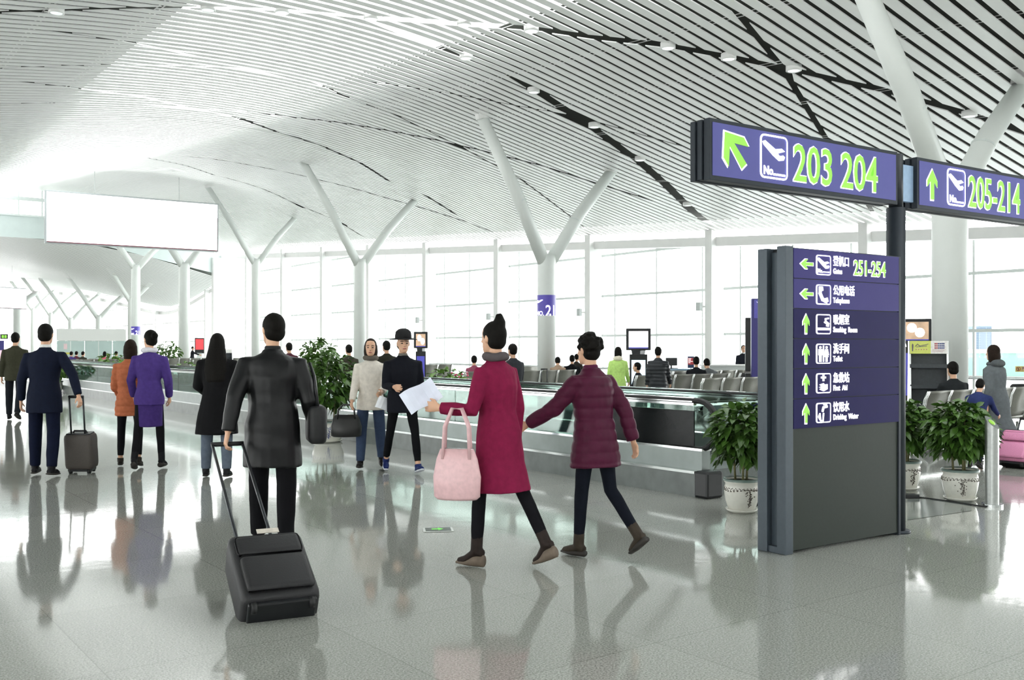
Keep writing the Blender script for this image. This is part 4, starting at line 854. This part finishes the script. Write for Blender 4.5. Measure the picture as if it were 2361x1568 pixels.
    if W['collar']:
        cn, cc = W['collar']; m = MB()
        if cn == 'hood': m.ell(nk-fw*.07*R+up*.005*R, (.125*R, .085*R, .07*R)); m.ell(nk+fw*.02*R+up*.0, (.1*R, .09*R, .04*R)); cloth('fur_hood', m, cc, .95, wr=.012)
        elif cn == 'scarf': m.tube([nk+V(.075*R*math.cos(a), .07*R*math.sin(a), .03*R+.006*math.sin(3*a)) for a in np.linspace(0, 2*PI, 14)], .036*R, 8); cloth('scarf', m, cc, .9, wr=.006)
        else: m.tube([nk+up*.0, nk+up*.05*R], [(.066*R, .064*R), (.058*R, .058*R)], 16, side=(1, 0, 0)); cloth('shirt_collar', m, cc, .7, wr=0, v=.007)
    if not W['bare']:
        m = MB(); sl = .84 if W['slim'] else 1.12
        m.tube([P0_+up*.06*R, P0_-V(0, 0, .02), P0_-V(0, 0, .1*R)], [(.14*R, .1*R), (.15*R if lc else .158*R, .1*R if lc else .115*R), (.13*R, .09*R)], 16, side=(1, 0, 0))
        for nm in 'LR':
            h_, kn, an, fd, upf, heel, toe = LG[nm]
            m.tube([h_+V(0, 0, .01), h_.lerp(kn, .45), kn, kn.lerp(an, .35), kn.lerp(an, .8), an+(kn-an).normalized()*(.03*R if not W['slim'] else .05*R)-upf*.02*R*(not W['slim'])], [.096*R*(.84 if lc else 1), .088*R*(sl+1)/2*(.86 if lc else 1), .066*R*sl, .063*R*sl, .054*R*sl, .052*R*sl], 12)
        cloth('tights' if W['skirt'] else 'trousers', m, W['pants'], .85, wr=.0035*R)
    if W['skirt']:
        m = MB(); zs = W['skirt'][1]*R+zp-.93*R; m.tube([V(0, kx.y*.4, zs), V(0, kx.y*.25, (zs+zp)/2), P0_, P0_+up*.1*R], [(.165*R, .14*R), (.172*R, .132*R), (.165*R, .12*R), (.14*R, .1*R)], 18, side=(1, 0, 0)); cloth('skirt', m, W['skirt'][0], .8)
    for nm in 'LR':
        h_, kn, an, fd, upf, heel, toe = LG[nm]; m = MB(); sd = -1 if nm == 'L' else 1; si = fd.cross(upf)
        m.tube([heel+upf*(.03*R+hz)-fd*.002, heel+upf*(.034*R+hz)+fd*.06*R, toe+upf*.034*R-fd*.075*R, toe+upf*.024*R-fd*.01*R], [(.032*R, .03*R), (.036*R, .036*R), (.042*R, .034*R), (.03*R, .022*R)], 12, side=si)
        m.tube([an+(kn-an).normalized()*(.09*R if hz else .02*R), an, an-upf*.045*R], [(.046*R, .046*R), (.045*R, .046*R), (.042*R, .05*R)], 10, side=si)
        sh = link('shoe', remesh(m, .009, 3), M('shoe_'+W['shoes'].strip('#'), W['shoes'], .55, spec=.15, var=.15), o, True)
        s2 = MB(); a0 = heel+upf*.006; s2.tube([a0+upf*hz*.5-fd*.006, a0+fd*.07*R+upf*hz*.47, toe-fd*.085*R+upf*(.008+hz*.12), toe-fd*.0+upf*.012], [(.036*R, .012+hz*.5), (.038*R, .014+hz*.5), (.044*R, .016+hz*.12), (.03*R, .012)], 10, side=si); s2.build('sole', M('sole_'+W.get('sole', '#2a2622').strip('#'), W.get('sole', '#2a2622'), .7), sh, True)
    # ---- hair, hats
    hr = W['hair']; m = MB(); hm = W['haircol']
    if hr == 'hat':
        m.lathe([(.104*R, 0), (.104*R, .05*R), (.095*R, .1*R), (.06*R, .13*R), (.02*R, .14*R)], hp(0, 0, .05), 24); m._lathe([(.172*R, -.003), (.178*R, .003), (.1*R, .014)], hp(0, 0, .05), 24, True); ht = m.build('hat', M('black_felt', '#141416', .9, var=.1), o, True); m = MB()
    if hr == 'cap': m.ell(hp(0, -.0, .05), (.088*R, .106*R, .085*R), rot=rot); m.build('knit_cap', M('black_knit', '#17181a', .95, var=.2, scale=90, bump=.2), o, True); m = MB()
    if hr in ('short', 'crop', 'hat', 'cap', 'bun', 'curly', 'tuft', 'bob', 'long'):
        if hr not in ('hat', 'cap'): m.ell(hp(0, -.018, .028), (.083*R, .1*R, .1*R), 18, 12, rot)
        m.ell(hp(0, -.035, -.02), (.079*R, .068*R, .075*R), 16, 10, rot)
        if hr == 'bun': m.ell(hp(0, -.12, .04), (.045*R, .04*R, .045*R), rot=rot)
        if hr == 'tuft': m.tube([hp(0, -.05, .06), hp(.005, -.07, .12), hp(.01, -.06, .175)], [.06*R, .045*R, .022*R], 10)
        if hr == 'curly':
            rg = random.Random(3)
            for _ in range(60):
                a, b = rg.uniform(0, 2*PI), rg.uniform(-.2, 1); q = V(math.cos(a)*math.sqrt(max(0, 1-b*b))*.086, math.sin(a)*math.sqrt(max(0, 1-b*b))*.098-.025, b*.1+.03)
                if q.y < .05 or q.z > .07: m.ell(hp(*q), (.024*R, .024*R, .022*R), 7, 5)
        if hr == 'bob': m.tube([hp(0, -.02, .03), hp(0, -.025, -.06), hp(0, -.02, -.15)], [(.09*R, .085*R), (.096*R, .085*R), (.085*R, .075*R)], 16, side=(1, 0, 0))
        if hr == 'long':
            m.tube([hp(0, -.02, .05), hp(0, -.045, -.08), hp(0, -.075, -.2), hp(0, -.1, -.34), hp(.0, -.11, -.46), hp(.0, -.1, -.56)], [(.085*R, .09*R), (.105*R, .085*R), (.13*R, .075*R), (.14*R, .065*R), (.115*R, .05*R), (.05*R, .025*R)], 18, side=(1, 0, 0))
        me = remesh(m, .008, 2)
        link('hair', me, hm, o, True)
    if W['face']:
        for sd in (-1, 1):
            m = MB(); m.ell(hp(sd*.031, .087, .006), (.014*R, .007*R, .007*R), 10, 6, rot); m.build('eye', EYE_M, o, True)
            m = MB(); m.tube([hp(sd*.015, .093, .03), hp(sd*.033, .092, .034), hp(sd*.05, .08, .028)], .004*R, 6); m.build('eyebrow', hm, o, True)
        m = MB(); m.tube([hp(-.022, .097, -.06), hp(0, .102, -.06), hp(.022, .097, -.06)], [.004*R, .007*R, .004*R], 8); m.build('mouth', LIP, o, True)
    MW = Matrix.Translation(o.location) @ Matrix.Rotation(o.rotation_euler.z, 4, 'Z')
    o_info = {n: (MW @ AR[n][2], (MW.to_3x3() @ AR[n][3]), MW @ AR[n][1]) for n in 'LR'}; o_info['o'] = o
    return o_info
AW = (-.5967, .8025)
# ---- walkers in the hall
P1 = person('man in a dark olive jacket at the far left edge, ahead of the navy suit', fl(34, 968), (-.2, 1), 1.82, dict(sL=-8, sR=8), dict(top=('jacket', '#3a3a2e'), pants='#1e2026', hem=.78), .014)
NAVY = '#141a2b'
P2 = person('man in a navy suit walking away with one arm back on a small suitcase', fl(102, 1097), (-.08, 1), 1.78, dict(hL=8, hR=-6, kL=4, kR=8, sL=-10, sR=-22, aR=34, eR=8, aL=12, eL=25), dict(top=('suit_jacket', NAVY), pants='#10162a', hem=.72, flare=1.06, collar=('shirt', '#e8e8e6')), .011)
P3 = person('woman in an orange padded jacket walking beside the purple suit woman', fl(300, 1076), (-.25, 1), 1.6, dict(hL=8, hR=-8, kR=14, sL=4, eL=48, inL=20), dict(sex='f', top=('padded_jacket', '#c0714f'), pants='#16161a', slim=True, hem=.7, puff=.012, bulk=1.25, hair='bob', haircol=HAIRB, shoes='#2a2520'), .011)
P4 = person('woman in a purple skirt suit with hair bun and white scarf, seen from behind', fl(344, 1082), (-.15, 1), 1.68, dict(hL=-8, hR=8, kL=14, kR=4, yaw=40, sL=2, sR=-2, aL=14, aR=14, eL=30, eR=30, inL=10, inR=10), dict(sex='f', top=('suit_jacket', '#4d3a80'), hem=.78, waist=.95, skirt=('#43316f', .5), pants='#17171a', slim=True, hair='bun', collar=('scarf', '#e4e2ea'), heel=.04, shoes='#17171a'), .011)
P5 = person('woman with long black hair in a black flared cape over grey jeans', fl(500, 1100), (-.1, 1), 1.67, dict(hL=4, hR=-4, kR=6, sL=12, eL=55, inL=25, aL=14, sR=10, eR=60, inR=25), dict(sex='f', top=('cape', '#121214'), hem=.52, flare=1.3, bulk=1.5, sleeve=1.35, pants='#5b6471', slim=False, hair='long', shoes='#1a1a1c'), .011)
P6 = person('man in a black leather jacket walking away pulling a large suitcase', fl(628, 1272), (-.14, 1), 1.755, dict(hL=10, hR=-8, kL=4, kR=10, ab=2, sL=-26, eL=12, aL=15, sR=-5, eR=38, aR=16, yaw=30, curl=1.1, lean=2), dict(top=('leather_jacket', '#0e0f11'), wr=.009, rough=.45, pants='#101013', hem=.62, flare=1.05, bulk=1.5, sleeve=1.15, hair='short', collar=('shirt', '#2a2a2c')), .009)
P7 = person('person in a maroon jacket hidden behind the leather jacket man', px(668, 23.4)*V(1, 1, 0), AW, 1.62, {}, dict(top=('jacket', '#4d2933'), pants='#1b1c22'), .016)
P8 = person('woman in a cream jacket and jeans walking towards the camera with a black handbag', fl(855, 1080), (.1, -1), 1.61, dict(hL=-8, hR=10, kL=14, kR=4, sR=8, eR=35, aR=10, sL=14, eL=62, inL=15, aL=8), dict(sex='f', top=('fleece_jacket', '#ddd6cc'), pants='#3a475f', hem=.78, bulk=1.2, hair='bob', haircol=HAIRB, face=True, shoes='#1a1718', collar=('scarf', '#6a645c')), .011)
P9 = person('man in a black brimmed hat and coat walking towards the camera in blue trainers', fl(928, 1090), (.3, -1), 1.68, dict(hL=16, hR=-14, kL=4, kR=14, ab=6, sR=14, eR=75, inR=20, sL=-4, eL=70, inL=20), dict(top=('coat', '#16181f'), pants='#0f1013', slim=True, hem=.76, bulk=1.3, hair='hat', face=True, shoes='#1d2b5c', sole='#c8ccd6', collar=('shirt', '#77736c')), .011)
P10 = person('woman in a long crimson coat striding left with papers and a pink bag', fl(1150, 1306), (-.82, .57), 1.64, dict(hL=13, hR=-17, kL=10, kR=12, ab=2, lean=3, sL=8, eL=86, aL=16, inL=-8, sR=-12, eR=20, aR=6, yaw=-8), dict(sex='f', top=('coat', '#7e1c40'), hem=.5, bulk=1.2, flare=1.08, pants='#141418', slim=True, hair='tuft', collar=('scarf', '#5a5456'), heel=.06, shoes='#2b2320', sole='#6c5f52'), .009)
P11 = person('woman in a burgundy quilted jacket with short curly hair striding away', fl(1372, 1283), (-.66, .75), 1.585, dict(hL=7, hR=-10, kL=3, kR=32, ab=1, lean=5, sL=34, eL=24, aL=24, sR=-30, eR=18, aR=16, inL=-10), dict(sex='f', top=('quilted_jacket', '#4d1c33'), hem=.7, bulk=1.7, flare=1.1, sleeve=1.15, puff=.008, pants='#12161f', slim=True, hair='curly', shoes='#3a332b', heel=.02, rough=.5, collar=('shirt', '#5b2440')), .009)
P21 = person('person in a long grey hooded coat walking behind the bollard with a pink suitcase', fl(2296, 1062), (-.45, .9), 1.55, dict(hL=14, hR=-18), dict(sex='f', top=('long_coat', '#62676a'), hem=.36, bulk=1.6, pants='#1c1c20', slim=True, hair='bob', haircol=HAIRB, collar=('hood', '#595d60')), .014)
# ---- on the walkway and beyond it
def beyond(label, u, Y, v_top, head, pose=None, wear=None, z=0, sit=False, vox=.018):
    p = px(u, Y); H = (EYE-(v_top-HZ)*Y/F)-z
    if sit:
        po = dict(hL=84, hR=84, kL=84, kR=84, ab=6, lean=8, sL=20, sR=20, eL=45, eR=45, lift=.0); po.update(pose or {})
        H = 1.66 if not (wear or {}).get('H') else wear['H']
        return person(label, V(p.x, p.y, z), head, H, po, wear, vox)
    return person(label, V(p.x, p.y, z), head, H, pose, wear, vox)
beyond('man in a dark olive jacket standing behind the walkway, left of the cream jacket', 806, 21, 795, AW, dict(hL=0, hR=0, kL=0, kR=0, sL=10, eL=60, sR=10, eR=60), dict(top=('jacket', '#3a382e'), hair='short'))
beyond('man in a dark cap behind the cream jacket and black hat couple', 893, 19.6, 786, AW, None, dict(top=('jacket', '#26261f'), hair='short'))
beyond('person in a dark jacket standing right behind the crimson coat', 1185, 16.4, 793, AW, None, dict(top=('jacket', '#2e3034'), hair='short', bulk=1.4))
beyond('person in a lime jacket with a cream fur hood seen from behind', 1425, 20.5, 800, (.2, 1), None, dict(sex='f', top=('jacket', '#b9dd7e'), pants='#2f3a55', hem=.7, bulk=1.6, collar=('hood', '#ded8c4'), hair='bob'))
beyond('person in a black striped puffer seen from behind', 1517, 19.8, 800, (.3, 1), None, dict(top=('puffer_jacket', '#25282c'), pants='#5a6070', hem=.66, bulk=1.9, puff=.02, hair='short', rough=.4))
beyond('uniformed staff member standing behind the pale gate counter', 1714, 29.5, 796, (-.1, -1), None, dict(top=('suit_jacket', '#23262e'), hair='short', face=True, collar=('shirt', '#e8eaee')))
beyond('man in a dark suit far off, reaching towards the red poster kiosk', 443, 60, 799, (1, .2), dict(hL=0, hR=0, kL=0, kR=0, sR=60, eR=15, sL=0), dict(top=('suit_jacket', '#22242a')))
RS = lambda u, row: (row+.25)/(DY+DX*(u-1180.5)/F)   # depth at which an image column meets a seat row
SEATED = [('boy in dark clothes seated left of the striped puffer', 1476, RS(1476, 15.6), (-.8, .3), dict(top=('jacket', '#23252b'), hair='short', H=1.5)),
 ('seated man in a black jacket, back to the camera, left of the pale counter', 1606, RS(1606, 15.6), (.1, 1), dict(top=('jacket', '#1d1f24'))),
 ('seated person in grey leaning over, next to the black jacket by the counter', 1640, RS(1640, 15.6), (-.2, 1), dict(top=('hooded_jacket', '#6b6f72'))),
 ('seated woman in a grey beige coat at the left edge of the direction sign', 1738, RS(1738, 15.6), (.0, 1), dict(sex='f', top=('coat', '#8d8880'), hair='bob')),
 ('seated man in black right against the direction sign edge', 1764, RS(1764, 15.6), (.1, 1), dict(top=('jacket', '#1a1b1f'))),
 ('seated woman in a beige striped puffer hunched forward beside the NO.21 column', 1287, RS(1287, 20.6), (0, 1), dict(sex='f', top=('puffer_jacket', '#b59b86'), puff=.02, bulk=1.5)),
 ('seated person in black peeping over the beige puffer', 1319, RS(1319, 20.6), (.1, 1), dict(top=('jacket', '#191a1d'))),
 ('seated man in dark brown facing right near the burgundy jacket', 1327, RS(1327, 24.0), (.6, .6), dict(top=('jacket', '#37322f'))),
 ('seated person in dusty pink behind the flowering plant', 1093, RS(1093, 20.6), (0, 1), dict(sex='f', top=('jacket', '#8c4a5e'))),
 ('seated man in black behind the right hand seat row', 2203, RS(2203, 7.6), (-.1, 1), dict(top=('jacket', '#26292b'))),
 ('far seated person in purple left of the glass room seats', 163, RS(163, 52), (0, 1), dict(top=('jacket', '#463a72'))),
 ('far seated person in maroon next to the purple one', 175, RS(175, 54.5), (0, 1), dict(top=('jacket', '#5b2f3c'))),
 ('far seated person in dark olive right of the maroon one', 189, RS(189, 52), (.3, 1), dict(top=('jacket', '#3a3c34'))),
 ('far seated person in bright pink left of the orange jacket', 240, RS(240, 52), (0, 1), dict(sex='f', top=('jacket', '#d86a7c'), hair='bob')),
 ('far seated man in black right of the bright pink jacket', 266, RS(266, 52), (.2, 1), dict(top=('jacket', '#232427')))]
for lb, u, Y, hd, wr in SEATED:
    wr = dict(wr); beyond(lb, u, Y, 0, hd, dict(lean=24 if 'hunched' in lb or 'bending' in lb or 'leaning' in lb else 6), wr, sit=True, z=0)
beyond('boy in navy bending forward beside the grey coat person', 2250, 12.2, 868, (.5, .6), dict(lean=24, nod=15, sL=40, sR=40), dict(top=('jacket', '#2c3560'), bulk=1.1))
# ================================================================== luggage and things held
def rbox(m, w_, d, h, z0, n=4, r=.05):
    pts = []
    for cx, cy, a0 in ((w_/2-r, d/2-r, 0), (-w_/2+r, d/2-r, 90), (-w_/2+r, -d/2+r, 180), (w_/2-r, -d/2+r, 270)):
        for k in range(n+1): a = R_(a0+90*k/n); pts.append((cx, cy, math.cos(a), math.sin(a)))
    N = len(pts); rings = [(0, .5*r), (.3*r, .15*r), (r, 0), (h-r, 0), (h-.3*r, .15*r), (h, .5*r)]
    vs = [(cx+(r-i)*c, cy+(r-i)*s_, z0+z) for z, i in rings for cx, cy, c, s_ in pts]
    m.add(vs, [(i*N+j, i*N+(j+1) % N, (i+1)*N+(j+1) % N, (i+1)*N+j) for i in range(len(rings)-1) for j in range(N)]+[tuple(range(N-1, -1, -1)), tuple((len(rings)-1)*N+j for j in range(N))])
def suitcase(label, loc, rz, tilt, w_, d, h, col, hl, grip=None, name='suitcase', stitch=True):
    o = thing(name, label, 'suitcase', loc, rz); o.rotation_euler = Euler((tilt, 0, rz), 'XYZ')
    mt = M('case_'+col.strip('#'), col, .6, var=.12, scale=120, bump=.1)
    m = MB(); rbox(m, w_, d, h, .06); bd = m.build('body', mt, o, True)
    m = MB(); rbox(m, w_*.86, .05, h*.5, .06+h*.06, r=.03); pk = m.build('front_pocket', mt, o, True); pk.location = (0, -d/2-.015, 0)
    m = MB(); rbox(m, w_*.86, .04, h*.28, .06+h*.62, r=.03); p2 = m.build('top_pocket', mt, o, True); p2.location = (0, -d/2-.01, 0)
    for z in (.03, h+.045-.0): m = MB(); m.b6(-w_/2+.03, w_/2-.03, -d/2+.03, d/2-.03, z, z+.03); m.build('end_cap', BLACKP, bd, bevel=.008)
    for x in (-w_/2+.06, w_/2-.06):
        for y in (-d/2+.05, d/2-.05):
            m = MB(); m.tube([(x-.014, y, .032), (x+.014, y, .032)], .032, 14); m.build('wheel', RUB, o, True)
    y = d/2-.05
    if hl:
        m = MB()
        for x in (-w_*.24, w_*.24): m.tube([(x, y, h+.03), (x, y, h+hl)], .011, 8)
        hd = m.build('telescopic_handle', M('dark_handle_tube', '#3a3d40', .35, .6), o, True)
        m = MB(); m.tube([(-w_*.26, y, h+hl), (w_*.26, y, h+hl)], .017, 8); m.build('grip', RUB, hd, True)
    m = MB(); m.tube([(-.09, 0, h+.06), (-.07, 0, h+.095), (.07, 0, h+.095), (.09, 0, h+.06)], .012, 8); m.build('carry_handle', BLACKP, o, True)
    return o
wrL = P6['L'][0]
b0 = fl(652, 1432); dirv = (wrL-b0); L_ = dirv.length
hz_ = math.hypot(dirv.x, dirv.y); tilt_ = -math.atan2(hz_, dirv.z); rz_ = math.atan2(-dirv.x, dirv.y)
big = suitcase('large black suitcase tilted and rolling behind the leather jacket man', b0+V(0, 0, .0), rz_, tilt_, .44, .27, .58, '#17171a', max(.25, L_-.58-.02))
m = MB(); m.b6(-.05, .08, -.16, -.155, .6, .64); m.b6(-.05, .07, -.08, .0, .655, .66); m.build('luggage_tag', M('pale_paper_tag', '#cfc8bc', .6), big)
wrR = P2['R'][0]; c0 = fl(190, 1090); dv = wrR-c0
suitcase('small brown grey cabin suitcase beside the navy suit man', c0, math.atan2(-dv.x, dv.y)-.3, -.12, .34, .22, .42, '#4a4440', .52)
suitcase('pink suitcase rolling at the right edge behind the bollard', fl(2336, 1080), -.9, -.5, .38, .24, .42, '#d98bb0', .3)
suitcase('grey suitcase with raised silver handle standing by the seats near the NO.21 column', px(1259, 24.2)*V(1, 1, 0), HALL, 0, .38, .25, .55, '#6d7174', .42)
def paper(label, p, rx, ry, rz, a, b, col='#eef0f6'):
    m = MB(); n = 6; vs = []
    for i in range(n+1):
        for j in range(2):
            for k in (0, .002): vs.append((-a/2+a*i/n, -b/2+b*j, .02*math.sin(i*1.1)+k))
    m.add(vs, []); q = lambda i, j, k: i*4+j*2+k
    for i in range(n): m.f += [(q(i, 0, 0), q(i+1, 0, 0), q(i+1, 1, 0), q(i, 1, 0)), (q(i, 0, 1), q(i, 1, 1), q(i+1, 1, 1), q(i+1, 0, 1)), (q(i, 0, 0), q(i, 0, 1), q(i+1, 0, 1), q(i+1, 0, 0)), (q(i, 1, 0), q(i+1, 1, 0), q(i+1, 1, 1), q(i, 1, 1))]
    m.f += [(q(0, 0, 0), q(0, 1, 0), q(0, 1, 1), q(0, 0, 1)), (q(n, 0, 0), q(n, 0, 1), q(n, 1, 1), q(n, 1, 0))]
    o = m.build('paper_sheet', M('paper_'+col.strip('#'), col, .6, var=.08, scale=9)); o.location = p; o.rotation_euler = (rx, ry, rz); return tag(o, label, 'paper')
w10, d10, e10 = P10['L']; hp10 = w10+d10*.12
paper('white and blue papers held out in the left hand of the crimson coat woman', hp10+V(-.02, -.0, .07), R_(62), R_(-28), R_(18), .25, .17, '#dfe4f4')
w9 = P8['L'][0]+P8['L'][1]*.1
paper('folded white paper hanging between the cream jacket woman and the hat man', w9+V(.08, -.03, -.12), R_(70), R_(18), R_(-8), .24, .15, '#eceef4')
def handbag(label, p, rz, w_, d, h, col, loop, rough=.45, arms=None):
    o = thing('handbag', label, 'bag', p, rz); m = MB(); n = 20
    prof = [(0, .82, .85), (.06, .96, 1), (.45, 1, .95), (.8, .86, .6), (1, .7, .3)]
    m.tube([(0, 0, h*z) for z, a, b in prof], [(w_/2*a, d/2*b) for z, a, b in prof], n, side=(1, 0, 0))
    mt = M('bag_'+col.strip('#'), col, rough, var=.08); m.build('body', mt, o, True)
    for y in (-d*.2, d*.2):
        m = MB(); m.tube([(-w_*.28, y, h*.8), (-w_*.25, y*.8, h+loop*.55), (-w_*.1, y*.4, h+loop), (w_*.1, y*.4, h+loop), (w_*.25, y*.8, h+loop*.55), (w_*.28, y, h*.8)], .011, 8); m.build('strap', mt, o, True)
    m = MB(); m.tube([(-w_*.34, 0, h*.99), (w_*.34, 0, h*.99)], .008, 6); m.build('zip', STEEL, o, True); return o
e = P10['L'][2].lerp(w10, .45); handbag('pink handbag hanging from the forearm of the crimson coat woman', V(e.x+.0, e.y-.08, e.z-.6), R_(-10), .33, .15, .34, '#e0b9bc', .27, .4)
e = P8['R'][0]+P8['R'][1]*.07; handbag('black handbag carried by the woman in the cream jacket', V(e.x-.06, e.y, e.z-.38), R_(10), .38, .18, .27, '#1a1a1a', .12)
sb = thing('shoulder_bag', 'black shoulder bag hanging at the right hip of the leather jacket man', 'bag', V(P6['o'].location.x+.3, P6['o'].location.y+.12, .8), .3)
m = MB(); rbox(m, .14, .32, .28, 0, r=.05); m.build('body', M('bag_black_nylon', '#17181a', .6, var=.15), sb, True); m = MB(); m.tube([(0, -.12, .27), (-.02, -.05, .5), (-.05, 0, .6)], .014, 6); m.build('strap', BLACKP, sb, True)
bp = thing('backpack', 'black backpack on the seats at the right edge of the photo', 'bag', px(2356, 15.9)*V(1, 1, 0)+V(0, 0, .44), .2)
m = MB(); rbox(m, .36, .25, .48, 0, r=.09); m.build('body', M('bag_black_nylon', '#17181a', .6, var=.15), bp, True); m = MB(); m.tube([(-.1, -.12, .42), (-.12, -.17, .25), (-.1, -.12, .06)], .018, 6); m.build('strap', BLACKP, bp, True)

bpy.data.scenes.remove(BENCH)
